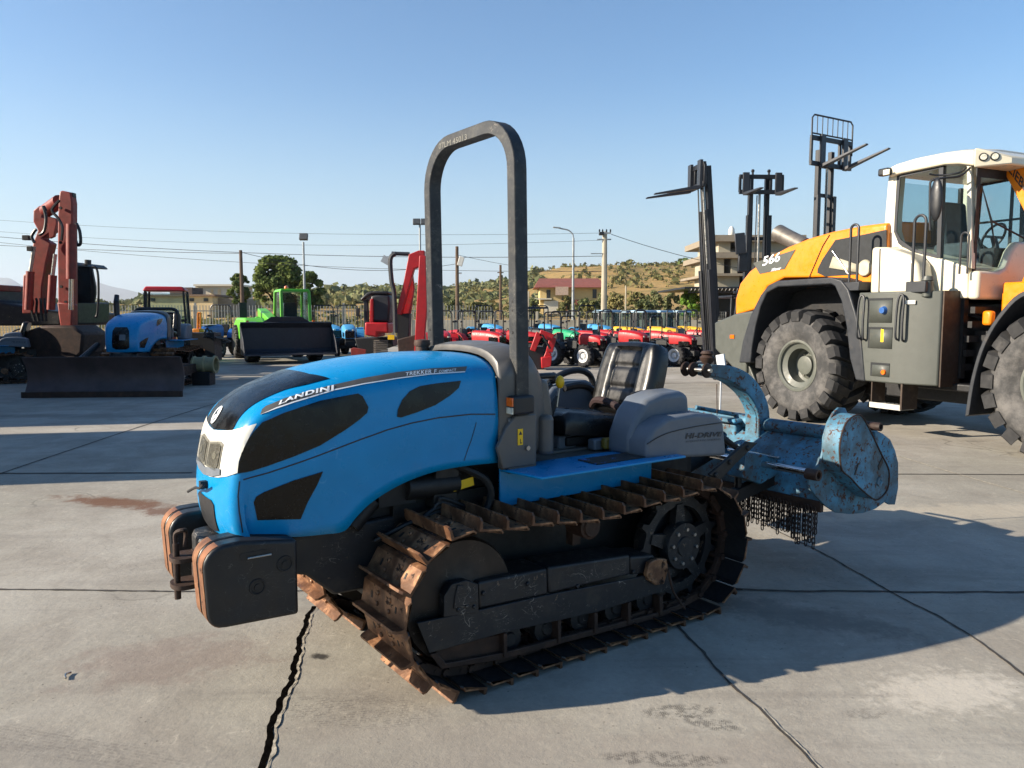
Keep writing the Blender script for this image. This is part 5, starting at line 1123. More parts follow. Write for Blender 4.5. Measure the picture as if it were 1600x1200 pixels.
b = rel(da); b.tube([P3(847, 523, D-.15), P3(860, 545, D-.15)], .03); b.box(P3(835, 560, D+.3), (.5, .5, .7)); b.build('mount', K['greasy'], da)
# ---- tracks for crawler machines
def belt(name, root, L, Rr, W, y, m, n=40, z=0):
    b = mb(); per = 2*L+2*math.pi*Rr
    for k in range(n):
        s_ = per*k/n
        if s_ < L: p = (-L/2+s_, 0, 0)
        elif s_ < L+math.pi*Rr: a = (s_-L)/Rr-math.pi/2; p = (L/2+Rr*math.cos(a), Rr+Rr*math.sin(a), a+math.pi/2)
        elif s_ < 2*L+math.pi*Rr: p = (L/2-(s_-L-math.pi*Rr), 2*Rr, math.pi)
        else: a = (s_-2*L-math.pi*Rr)/Rr+math.pi/2; p = (-L/2+Rr*math.cos(a), Rr+Rr*math.sin(a), a+math.pi/2)
        b.box((p[0], y, p[1]+z), (per/n*.92, W, .03), ry=-p[2]); c_ = (p[0]+.03*math.sin(p[2]), y, p[1]+z-.03*math.cos(p[2])); b.box(c_, (.02, W, .05), ry=-p[2])
    o = b.build(name, m, root, smooth=0)
    c = mb(); c.box((0, y, Rr+z), (L+Rr*.6, W*.6, Rr*.9)); 
    for k in range(6): c.lathe([(0, W*.3), (.1, W*.3), (.12, 0)], (-L/2+L*k/5, y, .16+z), seg=12)
    for e in (-1, 1): c.lathe([(0, W*.34), (Rr*.5, W*.34), (Rr*.8, W*.25), (Rr*.85, 0), (Rr*.8, -W*.25), (0, -W*.3)], (e*L/2, y, Rr+z), seg=20)
    c.build('track_frame', K['greasy'], root, bevel=.02); return o
# ---- the blue crawler with the wide blade (shares the shapes of the front tractor)
def clone(names, root):
    for ch in kids(tractor):
        if ch.name.split('.')[0] in names: copy_tree(ch, root)
dz = empty('crawler_dozer', wpos(246, 17.7), hd(.08, -.997), 'blue crawler tractor behind a wide brown dozer blade, black grille facing us', 'crawler dozer', s=1.16)
clone({'hood', 'cowl', 'seat_cushion', 'backrest', 'seat_fender', 'track_fender', 'track_chain', 'idler_wheel', 'drive_sprocket', 'track_frame', 'guard_plate', 'engine_block', 'front_frame', 'console', 'floor_plate', 'side_window', 'lower_grille', 'headrest'}, dz)
decal('front_grille', [(.33, .80), (.34, 1.10), (.27, 1.16), (-.27, 1.16), (-.34, 1.10), (-.33, .80), (-.2, .77), (.2, .77)], 'nose', K['gloss_black'], off=.005, step=.02, pix=False, parent=dz)
decal('front_lamp', [(.2, .93), (.2, 1.03), (-.04, 1.03), (-.04, .93)], 'nose', K['grey_plastic'], off=.009, step=.02, pix=False, parent=dz)
b = mb(); arch(b, -.1, .42, .95, 1.50, .035, .12); b.build('folded_roll_bar', K['black'], dz)
b = mb(); b.tube([(.72, -.42, 1.2), (.72, -.42, 1.62)], .05, 12); b.tube([(.72, -.42, 1.62), (.68, -.42, 1.75)], [.05, .04], 12); b.build('exhaust_stack', K['black'], dz)
Wb = 1.28; bl_ = [(2.30+.10*math.cos(R(a)), .36+.35*math.sin(R(a))) for a in range(-90, 91, 15)]; prb = [(2.42-.16*math.cos(math.pi*(k/8-.5)), .02+.66*k/8) for k in range(9)]
b = mb(); b.prism(prb+[(x-.04, z) for x, z in prb[::-1]], 'y', -Wb, Wb); bd_ = b.build('dozer_blade', Q['blade'], dz, bevel=.008)
b = mb(); b.b2((2.40, -Wb-.02, .0), (2.45, Wb+.02, .10)); b.build('cutting_edge', K['dark_rust'], bd_, bevel=.006)
for s in (1, -1): b = mb(); b.tube([(2.22, s*.75, .3), (.1, s*.80, .35)], .06, 4, sq=1.4); b.build('push_arm', K['dark_rust'], dz)
b = mb(); b.tube([(2.25, -.5, .55), (1.5, -.45, .85)], .05); b.tube([(2.25, .5, .4), (1.2, .45, .5)], .05)
for k in range(7): b.tube(smooth_pts([(-.9, .65+.04*k, .9), (-1.0-.1*k, .7+.05*k, 1.1-.05*k), (-1.25-.05*k, .75, .7), (-1.3, .7, .3)], 4), .018, 6)
b.box((-1.2, .6, .7), (.5, .5, .6)); b.build('hydraulics', K['greasy'], dz)
# barrel shaped roller behind it
br = empty('field_roller', wpos(321, 17.6), 0, 'dull cream drum shaped sprayer fan behind the right end of the wide blade', 'sprayer drum', s=.85)
b = mb(); b.lathe([(.0, -.30), (.22, -.30), (.23, -.26), (.20, -.24), (.20, -.05), (.235, -.03), (.235, .03), (.20, .05), (.20, .24), (.24, .26), (.24, .31), (.18, .31), (.17, .1), (0, .1)], (0, 0, .55), 'x', 28); b.build('drum', mat('dull_cream_plastic', '#8d8360', .6, dirt=.4), br)
b = mb(); b.b2((-.28, -.2, .0), (.2, .2, .36)); b.tube([(-.3, 0, .1), (-.3, 0, .55)], .04); b.build('stand', K['greasy'], br, bevel=.02)
# crawler cut by the left edge
ct = copy_tree(tractor); ct.location = wpos(-14, 18.2); ct.rotation_euler = (0, 0, hd(-.93, -.36)); ct['label'] = 'crawler tractor cut off by the left edge, its grey fender and seat in shade'
for ch in kids(ct):
    if ch.name.split('.')[0] in ('front_weight', 'roll_bar', 'tow_hitch', 'maker_lettering', 'rear_linkage', 'lift_arm', 'roll_bar_bracket', 'side_lamp', 'weight_carrier'):
        for g2 in kids(ch): bpy.data.objects.remove(g2)
        bpy.data.objects.remove(ch)
# ---- big red excavator on the left
D = 20.0; ex_ = empty('excavator', wpos(85, 21), 0, 'big red excavator with raised boom and dark cab, left of the blade', 'excavator')
def ep(name, pts, D0, D1, m, bev=.03, parent=None, seg=2):
    b = rel(ex_ if parent is None or parent.parent else ex_); b.prism([(p.x, p.z) for p in (P3(u, v, (D0+D1)/2) for u, v in pts)], 'y', D0, D1); return b.build(name, m, parent or ex_, bevel=bev, seg=seg)
def e3(pts, s=3.333): return [(x/s, 280+y/s) for x, y in pts]
def sq(pts, c, k): return [(c+(x-c)*k, y) for x, y in pts]
boom = ep('boom', e3(sq([(135, 500), (160, 490), (190, 330), (215, 270), (190, 225), (190, 165), (225, 140), (250, 160), (240, 200), (300, 215), (300, 270), (240, 310), (285, 335), (262, 430), (238, 560), (235, 700), (130, 700)], 205, .96)), 19.65, 19.95, Q['dred'])
stk = ep('stick', e3(sq([(318, 70), (330, 62), (388, 72), (398, 125), (398, 240), (400, 560), (400, 690), (400, 800), (330, 800), (310, 700), (305, 400), (308, 200), (312, 120)], 354, .84)), 18.75, 18.99, Q['dred'])
b = rel(ex_); b.tube([P3(*e3([(372, 235)])[0], 18.45), P3(*e3([(372, 520)])[0], 18.45)], .115, 14); b.build('cylinder_barrel', Q['dred'], stk)
b = rel(ex_); b.tube([P3(*e3([(372, 520)])[0], 18.45), P3(*e3([(370, 680)])[0], 18.45)], .055, 12); b.build('cylinder_rod', K['chrome'], stk)
b = rel(ex_); b.tube([P3(*e3([(240, 165)])[0], 19.3), P3(*e3([(310, 115)])[0], 18.9)], .16, 12); b.build('stick_cylinder', Q['dred'], boom)
for a_, z_ in (((158, 480), (178, 350)), ((275, 500), (288, 390))):
    b = rel(ex_); b.tube([P3(*e3([(a_[0]-10, 680)])[0], 19.4), P3(*e3([a_])[0], 19.4)], .095, 12); bc_ = b.build('boom_cylinder', Q['dred'], ex_); b = rel(ex_); b.tube([P3(*e3([a_])[0], 19.4), P3(*e3([z_])[0], 19.4)], .045, 10); b.build('cylinder_rod', K['steel'], bc_)
b = rel(ex_)
for pts in ([(180, 330), (165, 300), (180, 270), (190, 262)], [(205, 290), (230, 270), (240, 200), (225, 140), (240, 165)], [(320, 320), (325, 250), (300, 200), (270, 160), (310, 110)], [(398, 230), (415, 270), (420, 330), (405, 345), (395, 320)]):
    b.tube(smooth_pts([P3(u, v, 18.6) for u, v in e3(pts)], 4), .035, 6)
b.build('hydraulic_hose', K['black'], ex_)
b = rel(ex_); b.box(P3(*e3([(138, 305)])[0], 19.4), (.16, .12, .12)); b.tube([P3(*e3([(140, 305)])[0], 19.4), P3(*e3([(170, 300)])[0], 19.4)], .02); b.box(P3(*e3([(160, 362)])[0], 19.4), (.14, .12, .12)); b.build('boom_lamp', K['black'], ex_, bevel=.02)
for u_, v_ in ((318, 150), (352, 300), (318, 330), (352, 470), (322, 560), (345, 640)):
    b = rel(ex_); q_ = P3(*e3([(u_, v_)])[0], 18.73); b.cyl(q_-V((0, .04, 0)), q_, .035, seg=10); b.build('pivot_pin', K['greasy'], stk)
b = rel(ex_)
for k in range(4): b.tube(smooth_pts([P3(u, v, 19.5) for u, v in e3([(165+22*k, 620), (172+20*k, 640), (165+24*k, 690), (180+20*k, 740)])], 3), .03, 5)
b.build('hose_bundle', K['cast'], ex_)
ep('link_plate', e3([(240, 190), (296, 205), (300, 225), (285, 300), (262, 310), (258, 240), (236, 215)]), 19.2, 19.3, Q['dred'], .01)
ep('stick_head', e3([(322, 66), (388, 72), (390, 96), (378, 98), (376, 84), (338, 80), (335, 96), (322, 96)]), 18.8, 18.95, K['black_metal'], .01)
bk_ = ep('bucket', e3([(200, 790), (290, 760), (440, 760), (500, 800), (490, 900), (440, 950), (240, 950), (190, 900)]), 18.4, 19.5, K['dark_rust'], .06)
ep('bucket_link', e3(sq([(300, 640), (400, 650), (395, 810), (330, 805)], 355, .8)), 18.6, 18.85, Q['dred'])
house = ep('house', e3([(-60, 580), (0, 560), (60, 555), (125, 560), (130, 640), (500, 700), (500, 760), (-60, 760)]), 20.3, 22.8, K['black_metal'], .05)
ep('engine_cover', e3([(-60, 555), (40, 552), (40, 585), (-60, 590)]), 20.2, 21.4, Q['dred'], .03)
cabx = ep('cab', e3([(392, 640), (490, 640), (492, 755), (392, 755)]), 19.9, 21.5, K['black'], .04)
ep('cab_roof', e3([(392, 438), (460, 440), (480, 455), (480, 462), (392, 458)]), 19.9, 21.5, K['black'], .04, parent=cabx)
for q in ([(392, 455), (400, 455), (400, 645), (392, 645)], [(470, 455), (480, 455), (500, 560), (500, 600), (492, 645), (480, 645)]):
    for d0 in (19.9, 21.4): ep('cab_pillar', e3(q), d0, d0+.08, K['black'], .01, parent=cabx)
ep('windscreen', e3([(400, 457), (472, 457), (482, 645), (400, 645)]), 19.93, 19.95, K['dark_glass'], 0, parent=cabx)
ep('rear_glass', e3([(400, 457), (472, 457), (482, 645), (400, 645)]), 21.43, 21.45, K['dark_glass'], 0, parent=cabx)
b = rel(ex_); b.tube(smooth_pts([P3(u, v, 19.8) for u, v in e3([(480, 457), (502, 465), (512, 520), (512, 640), (505, 710), (492, 715)])], 4), .03); b.build('guard_rail', K['black'], cabx); b = rel(ex_); b.tube([P3(*e3([(458, 445)])[0], 20.5), P3(*e3([(458, 420)])[0], 20.5)], .08, 10); b.build('beacon', K['black'], cabx)
b = mb()
for y_, nm in ((-1.1, 0), (1.1, 0)):
    o = belt('crawler_track', ex_, 2.6, .42, .55, y_, K['dark_rust'], 44); o.rotation_euler = (0, 0, math.pi/2); 
for ch in kids(ex_):
    if ch.name.split('.')[0] == 'track_frame': ch.rotation_euler = (0, 0, math.pi/2)
# ---- green telehandler with black bucket
th = empty('telehandler', wpos(432, 27.8), hd(.45, -.89), 'lime green telehandler carrying a wide black bucket in front', 'telehandler')
for q in (1, -1):
    wheelp(th, (1.45, q*1.05, .62), .62, .42, q, .34, n=18); wheelp(th, (-1.5, q*1.05, .62), .62, .42, q, .34, n=18)
b = mb(); b.b2((-2.1, -.5, .5), (1.9, .5, 1.1)); b.build('chassis', K['greasy'], th, bevel=.03)
b = mb(); b.prism([(-2.2, .65), (-2.25, 1.3), (-1.6, 1.5), (.4, 1.5), (1.0, 1.2), (1.0, .75)], 'y', -1.15, -.45); b.prism([(-2.2, .9), (-2.2, 1.45), (-1.4, 1.55), (-1.2, .9)], 'y', -.5, 1.1); b.build('body', Q['green'], th, bevel=.08, seg=3)
b = mb(); b.prism([(-1.9, 1.55), (-1.9, 1.85), (1.2, 1.35), (1.95, .9), (1.9, .6), (1.0, 1.05)], 'y', -.32, .02); b.build('boom', Q['green'], th, bevel=.03)
b = mb(); b.b2((-.75, .08, .75), (.75, 1.12, 1.25)); 
for x_, y_ in ((-.72, .1), (-.72, 1.1), (.72, .1), (.72, 1.1)): b.tube([(x_, y_, 1.2), (x_*.8, y_*.97+.02, 2.45)], .05, 4, sq=1)
b.box((0, .6, 2.47), (1.3, 1.05, .10), tap=.92); tc = b.build('cab', Q['green'], th, bevel=.02)
b = mb(); b.b2((.64, .16, 1.3), (.66, 1.04, 2.4)); b.b2((-.66, .16, 1.3), (-.64, 1.04, 2.4)); b.b2((-.6, .12, 1.3), (.6, .13, 2.4)); b.b2((-.6, 1.08, 1.3), (.6, 1.09, 2.4)); b.build('glazing', K['cab_glass'], tc)
b = mb(); b.box((-.2, .6, 1.45), (.5, .5, .2)); b.box((-.4, .6, 1.75), (.15, .5, .6)); b.build('driver_seat', G['interior'], tc, bevel=.04)
b = mb(); b.ball((-.2, .45, 2.58), .08, 10); b.build('beacon', K['orange_lens'], tc)
b = mb(); b.tube([(-1.2, -.95, 1.4), (-1.2, -.95, 2.05)], .11, 8, sq=1.2); b.build('mirror', K['black'], th)
bw = 1.5; bp = [(2.0, .25), (2.0, 1.05), (2.12, 1.15), (2.2, .9), (2.35, .45), (2.95, .22), (2.95, .16), (2.2, .16)]
b = mb(); b.prism([(2.05, .28), (2.15, .18), (3.0, .16), (3.0, .2), (2.2, .26), (2.1, .35), (2.1, 1.05), (2.25, 1.22), (2.2, 1.25), (2.04, 1.1)], 'y', -bw, bw)
for s in (-bw, bw-.03): b.prism([(2.05, .2), (3.0, .18), (2.7, .7), (2.15, 1.12), (2.05, 1.05)], 'y', s, s+.03)
b.add([(2.12, -.95, 1.13), (2.12, .95, 1.13), (2.16, .5, 1.42), (2.16, -.5, 1.42), (2.08, -.95, 1.13), (2.08, .95, 1.13), (2.12, .5, 1.42), (2.12, -.5, 1.42)], [(0, 1, 2, 3), (7, 6, 5, 4), (0, 3, 7, 4), (1, 5, 6, 2), (3, 2, 6, 7)])
b.v = [(x, y, z+.12) for x, y, z in b.v]; bu = b.build('bucket', Q['bucket'], th, bevel=.008)
for q, m_ in ((1, .62), (-1, .62)): b = mb(); b.box((1.1, q*.95, 1.32), (.1, .26, .1)); b.build('headlight', K['lamp'], th, bevel=.02); b = mb(); b.box((1.1, q*1.12, 1.36), (.09, .08, .1)); b.build('indicator', K['orange_lens'], th)
# ---- red mini excavator
mx_ = empty('mini_excavator', wpos(615, 24.5), 0, 'red mini excavator with grey engine cover and raised boom, left of the roll bar', 'mini excavator')
def mp(name, pts, D0, D1, m, bev=.02, parent=None):
    b = rel(mx_); b.prism([(p.x, p.z) for p in (P3(u, v, (D0+D1)/2) for u, v in pts)], 'y', D0, D1); return b.build(name, m, parent or mx_, bevel=bev, seg=3)
def m8(pts): return [(480+x/8, 440+y/8) for x, y in pts]
hs_ = mp('house', m8([(780, 505), (1060, 510), (1065, 640), (930, 630), (925, 690), (780, 660)]), 23.6, 25.2, Q['red'], .05)
mp('engine_cover', m8([(830, 180), (900, 165), (1070, 175), (1080, 300), (1060, 508), (835, 505)]), 23.8, 25.0, G['dgrey'], .08, parent=hs_)
mp('corner_panel', m8([(795, 225), (832, 210), (835, 505), (790, 505)]), 23.7, 24.0, Q['red'], .02, parent=hs_)
mp('cab_roof', m8([(720, 215), (790, 150), (860, 125), (1060, 130), (1060, 165), (860, 165), (720, 250)]), 23.8, 25.2, K['black_metal'], .04, parent=hs_)
mp('cab_pillar', m8([(712, 240), (760, 220), (775, 600), (720, 600)]), 23.9, 24.1, K['black'], .01, parent=hs_)
mp('mirror', m8([(612, 340), (658, 330), (655, 435), (612, 430)]), 23.8, 23.9, K['black'], .01, parent=hs_)
mp('track_frame', m8([(640, 700), (1100, 690), (1110, 800), (800, 900), (700, 900)]), 24.2, 25.4, K['greasy'], .03)
tb2 = rel(mx_)
for k in range(9):
    p = P3(*m8([(920, 740+22*k)])[0], 23.9); tb2.box(p, (.42, .3, .035), rz=.1)
tb2.build('crawler_track', mat('dusty_rubber_track', '#6d655c', .8), mx_, bevel=.005)
mp('dozer_blade', m8([(545, 840), (580, 825), (735, 850), (735, 960), (560, 970)]), 23.2, 23.3, Q['dred'], .01)
bm_ = mp('boom', [(664, 392), (655, 392), (640, 398), (632, 440), (620, 490), (628, 492), (638, 455), (648, 420), (664, 415)], 23.0, 23.35, Q['red'])
mp('boom_lower', [(634, 440), (645, 425), (648, 450), (642, 490), (624, 492)], 23.4, 23.6, Q['red'], parent=bm_)
mp('stick', [(656, 400), (666, 400), (668, 480), (662, 548), (648, 550), (652, 470)], 22.6, 22.85, Q['red'])
mp('swing_post', [(622, 490), (642, 490), (640, 530), (622, 530)], 23.2, 23.7, K['greasy'])
mp('bucket', [(622, 530), (662, 520), (668, 556), (625, 556)], 22.8, 23.3, K['dark_rust'], .03)
b = rel(mx_); b.tube([P3(657, 512, 22.7), P3(658, 552, 22.7)], .04); b.build('cylinder_rod', K['steel'], mx_)
b = rel(mx_); b.tube(smooth_pts([P3(u, v, 23.0) for u, v in ((618, 396), (610, 405), (612, 440), (616, 460), (618, 520))], 4), .07, 8); b.tube([P3(612, 396, 23.2), P3(640, 397, 23.2)], .06); b.build('canopy_post', G['dgrey'], mx_)
b = rel(mx_); b.box(P3(604, 407, 23.1), (.28, .05, .22), ry=.5); b.build('lamp_shield', mat('pale_plastic', '#9fa3a6', .5), mx_)
b = rel(mx_); b.box(P3(611, 527, 23.4), (.2, .02, .14)); b.build('number_plate', K['sticker'], hs_)
# ---- orange trencher beyond
ot = empty('trencher', wpos(316, 27), 0, 'orange trencher with upright prongs between the red roofed cab and the blue and white tractor', 'trencher')
b = rel(ot); b.prism([(p.x, p.z) for p in (P3(u, v, 27) for u, v in ((317, 533), (333, 530), (334, 545), (316, 546)))], 'y', 26.6, 27.2); b.box(P3(310, 518, 27), (.25, .4, .2)); b.build('body', Q['orange'], ot, bevel=.02)
b = rel(ot)
for u in (309, 313): b.tube([P3(u, 520, 27), P3(u+.5, 489, 27)], .04, 6)
b.tube([P3(309, 489, 27), P3(313.5, 489, 27)], .04, 6); b.build('upright_fork', Q['orange'], ot)
b = rel(ot); b.b2((P3(290, 545, 27).x, 26.6, .25), (P3(330, 545, 27).x, 27.6, 1.0)); b.cyl(P3(300, 545, 26.5)+V((0, 0, -.2)), P3(300, 545, 27.5)+V((0, 0, -.2)), .35); b.build('chassis', K['greasy'], ot, bevel=.05)
# ================================================================ three forklifts with raised masts
def mast(root, o, h, w, lean=0, stages=3, bars=(), z0=.15):
    """rails (own pieces) of a mast whose base is at o, rising h metres; local x forward, y sideways"""
    def P(y, t, dx=0): return (o[0]+dx-lean*t*h, o[1]+y, z0+t*h)
    for k, (yy, t0, t1, dx) in enumerate(((w, 0, .52, 0), (w*.82, .1, .80, -.06), (w*.66, .3, 1, -.12))[:stages]):
        for s in (1, -1):
            a = mb(); a.tube([P(s*yy, t0, dx), P(s*yy, t1, dx)], .055, 4, sq=1.1); a.build('mast_rail', Q['mast'], root, bevel=.006)
    a = mb(); a.cyl(P(0, .05, -.05), P(0, .55, -.05), .05); a.build('lift_cylinder', Q['mast'], root)
    a = mb(); a.cyl(P(0, .55, -.05), P(0, .92, -.05), .032); a.build('cylinder_rod', K['steel'], root)
    for t in bars: a = mb(); a.box(P(0, t, -.1), (.06, w*1.5, .09)); a.build('cross_bar', Q['mast'], root, bevel=.006)
    for s in (1, -1): a = mb(); a.tube(smooth_pts([P(s*.12, .1, .05), P(s*.13, .5, .06), P(s*.1, .9, .03)], 4), .016, 5); a.build('lift_chain', K['black'], root)
    return P
def carriage(root, P, t, w, hgt, forks, flen, tip=0, guard=0, body='fork_carriage'):
    c = V(P(0, t)); a = mb()
    for z_ in (-hgt/2, hgt/2): a.box((c.x+.06, c.y, c.z+z_), (.07, 2*w, .11))
    for s in (-1, -.45, .45, 1): a.box((c.x+.05, c.y+s*w*.96, c.z), (.06, .07, hgt))
    cg = a.build(body, Q['mast'], root, bevel=.006)
    for y_ in forks:
        a = mb(); a.box((c.x+.12, c.y+y_, c.z+.02), (.07, .17, hgt+.16)); a.loft([[(c.x+.12, c.y+y_-.08, c.z-hgt/2-.10), (c.x+.12, c.y+y_+.08, c.z-hgt/2-.10), (c.x+.12, c.y+y_+.08, c.z-hgt/2-.02), (c.x+.12, c.y+y_-.08, c.z-hgt/2-.02)], [(c.x+.12+flen, c.y+y_-.05, c.z-hgt/2-.10+tip*flen), (c.x+.12+flen, c.y+y_+.05, c.z-hgt/2-.10+tip*flen), (c.x+.12+flen, c.y+y_+.05, c.z-hgt/2-.07+tip*flen), (c.x+.12+flen, c.y+y_-.05, c.z-hgt/2-.07+tip*flen)]])
        a.build('fork', Q['fk'], root, bevel=.004)
    if guard:
        a = mb(); z0, z1 = c.z+hgt/2, c.z+hgt/2+guard; a.tube([(c.x+.08, c.y-w, z0-.3), (c.x+.08, c.y-w, z1-.08), (c.x+.08, c.y-w+.08, z1), (c.x+.08, c.y+w-.08, z1), (c.x+.08, c.y+w, z1-.08), (c.x+.08, c.y+w, z0-.3)], .022, 6)
        for k in range(1, 8): a.cyl((c.x+.08, c.y-w+2*w*k/8, z0+.1), (c.x+.08, c.y-w+2*w*k/8, z1), .012, seg=6)
        a.tube([(c.x+.08, c.y-w, z0+.1), (c.x+.08, c.y+w, z0+.1)], .02, 6); a.build('load_guard', Q['mast'], cg)
def truck(root, o, m):
    a = mb(); a.box((o-1.5, 0, .75), (1.9, 1.05, .7)); a.box((o-2.2, 0, 1.0), (.5, 1.0, .7)); a.build('body', m, root, bevel=.08, seg=3)
    for x_ in (o-.7, o-2.1):
        for s in (1, -1): wheelp(root, (x_, s*.5, .36), .36, .24, s, .2, n=14)
    a = mb()
    for x_ in (o-.55, o-2.0):
        for s in (1, -1): a.tube([(x_, s*.48, 1.0), (x_-.12, s*.42, 2.1)], .035, 4, sq=1)
    a.box((o-1.4, 0, 2.12), (1.7, .95, .06)); a.build('overhead_guard', Q['mast'], root, bevel=.01)
    a = mb(); a.box((o-1.55, 0, 1.2), (.45, .5, .12)); a.box((o-1.78, 0, 1.45), (.1, .48, .5)); a.build('seat', K['vinyl'], root, bevel=.03)
# leaning one, forks pointing left
D1 = 17.5; hb_ = at(1080, 262, D1).z; f1 = empty('forklift', wpos(1112, D1), math.pi+.12, 'forklift with a thin leaning mast and forks pointing left, left of the yellow loader', 'forklift', 'forklifts with raised masts behind the yellow loader')
P = mast(f1, (0, 0), hb_-.15, .26, lean=-.083, bars=(.3, .55, .97)); carriage(f1, P, .955, .42, .42, (-.3, .3), 1.02, tip=-.14); truck(f1, -.1, mat('dark_red_forklift_body', '#6b1512', .5)); 
a = mb(); a.ball(V(P(0, 1.0)), .06, 10); a.build('mast_lamp', K['steel'], f1)
D2 = 21.0; hb_ = at(1184, 275, D2).z; f2 = empty('forklift', wpos(1180, D2), math.pi*1.5+.05, 'forklift with a straight mast and low square carriage, left of the tallest mast', 'forklift', 'forklifts with raised masts behind the yellow loader')
P = mast(f2, (0, 0), hb_-.15, .34, bars=(.25, .45, .68)); carriage(f2, P, .955, .60, .40, (-.44, .44), 1.15); truck(f2, -.15, G['dgrey'])
for s in (-.22, .22): a = mb(); a.cyl((0, s, hb_-.1), (0, s, hb_+.12), .03, seg=8); a.ball((0, s, hb_+.13), .05, 8); a.build('mast_roller', Q['mast'], f2)
a = mb(); a.box((.6, -.72, at(1148, 384, D2).z), (.05, .28, .55), rx=.1); a.build('side_mirror', Q['fk'], f2, bevel=.02); a = mb(); a.box((.55, -.62, at(1155, 412, D2).z), (.1, .25, .5)); a.build('side_lever_box', Q['mast'], f2, bevel=.02)
D3 = 20.0; hb_ = at(1285, 235, D3).z; f3 = empty('forklift', wpos(1283, D3), hd(.52, -.85), 'forklift with the tallest mast, barred load guard and forks raised above the yellow bonnet', 'forklift', 'forklifts with raised masts behind the yellow loader')
P = mast(f3, (0, 0), hb_-.15, .38, bars=(.3, .55, .80, .93)); carriage(f3, P, .985, .80, .62, (-.42, .46), 1.22, tip=.28, guard=.55); truck(f3, -.15, Q['orange'])
# ================================================================ fences, poles, wires, houses, trees
galv = mat('galvanised_fence', '#8a8a83', .6, .2, var=.15, dirt=.3); conc = mat('pale_concrete', '#a39b88', .9, var=.12, vs=.6, dirt=.3, dc='#6b6355', ds=.4); dconc = mat('weathered_concrete', '#8c8170', .9, var=.15, vs=.5, dirt=.5, dc='#5f5648', ds=.5)
fe = empty('palisade_fence', (-13, 39, 0), 0, 'grey vertical bar fence along the left and middle of the yard', 'fence')
x0, x1, k = -26.0, -2.0, 0
while x0 < x1:
    b = MB(); b.T = MX.Translation((13, -39, 0))
    for i in range(16): b.box((x0+.1+i*.155, 39, 1.07), (.035, .02, 2.02))
    for z in (.35, 1.8): b.box((x0+1.25, 39.03, z), (2.5, .03, .05))
    b.build('fence_panel', galv, fe, smooth=0)
    b = MB(); b.T = MX.Translation((13, -39, 0)); b.box((x0, 39.05, 1.1), (.09, .09, 2.2)); b.build('fence_post', galv, fe); x0 += 2.5
fw = empty('boundary_wall', (10, 46, 0), 0, 'pale concrete panel wall topped with thin mesh behind the tractor rows', 'wall')
for j in range(17):
    x = -6+j*2.5; b = MB(); b.T = MX.Translation((-10, -46, 0)); b.box((x+1.25, 46, .65), (2.44, .10, 1.3)); b.build('wall_panel', conc, fw, bevel=.01)
    b = MB(); b.T = MX.Translation((-10, -46, 0)); b.box((x, 46, .9), (.14, .16, 1.8)); b.build('wall_post', conc, fw, bevel=.01)
    b = MB(); b.T = MX.Translation((-10, -46, 0))
    for i in range(20): b.box((x+.12+i*.12, 46, 1.52), (.012, .012, .5))
    for z in (1.4, 1.6, 1.77): b.box((x+1.25, 46, z), (2.4, .014, .014))
    b.build('mesh_panel', galv, fw, smooth=0)
wood = mat('weathered_wood_pole', '#5b4a3b', .9, var=.2); grey = mat('grey_lamp_pole', '#8d9294', .5, .3)
def pole(name, u, vt, D, r0, r1, m, label, cat, vb=None):
    t = at(u, vt, D); o = empty(name, (t.x, D, 0), 0, label, cat); b = mb(); b.tube([(0, 0, 0), (0, 0, t.z)], [r0, r1], 10); b.build('post', m, o); return o, t.z
def flood(o, z, dx=0, s=1, n=1):
    for i in range(n): b = mb(); b.box((dx+i*.45*s, -.1, z), (.42*s, .18*s, .34*s), rx=-.35); b.build('floodlight', mat('floodlight_body', '#3c4042', .5) if 'floodlight_body' not in bpy.data.materials else bpy.data.materials['floodlight_body'], o, bevel=.02)
pole('wooden_pole', 376, 391, 44, .13, .09, wood, 'brown wooden pole left of the pine trees', 'pole')
o, z = pole('floodlight_pole', 474, 378, 48, .09, .06, grey, 'slim grey floodlight pole rising in front of the pine trees', 'floodlight pole'); flood(o, z+.3, .05, 1.2)
o, z = pole('floodlight_pole', 656, 350, 40, .07, .05, grey, 'slim pole with a dark floodlight just left of the far roll bar post', 'floodlight pole'); flood(o, z+.1, -.15, .9, 2)
o, z = pole('wooden_pole', 714, 385, 50, .14, .10, wood, 'wooden pole with a pale box near its top, seen inside the roll bar', 'pole'); b = mb(); b.box((.25, -.1, z-.95), (.32, .25, .6), ry=.3); b.box((.15, 0, z-1.7), (.3, .06, .08)); b.build('junction_box', K['white'], o, bevel=.02)
o, z = pole('wooden_pole', 782, 414, 62, .14, .09, wood, 'thin wooden pole with a small crossbar, seen inside the roll bar', 'pole'); b = mb(); b.box((0, 0, z-.6), (.5, .08, .08)); b.build('crossbar', wood, o)
o, z = pole('street_lamp', 896, 372, 52, .10, .07, grey, 'tall pale street lamp with a curved arm left of the power pole', 'street lamp')
b = mb(); b.tube(smooth_pts([(0, 0, z-.1), (-.05, 0, z+.25), (-.35, 0, z+.52), (-.8, 0, z+.62), (-1.0, 0, z+.68)], 4), .045, 8); b.build('lamp_arm', grey, o); b = mb(); b.box((-1.12, 0, z+.69), (.5, .2, .08), ry=.1); b.build('lamp_head', grey, o, bevel=.02)
o, z = pole('power_pole', 945, 362, 50, .22, .15, conc, 'thick pale power pole with insulators and crossbars', 'power pole')
b = mb(); b.box((0, -.1, z-.1), (.75, .1, .1)); b.box((-.05, -.1, z-.5), (.9, .08, .08)); b.build('crossbar', grey, o)
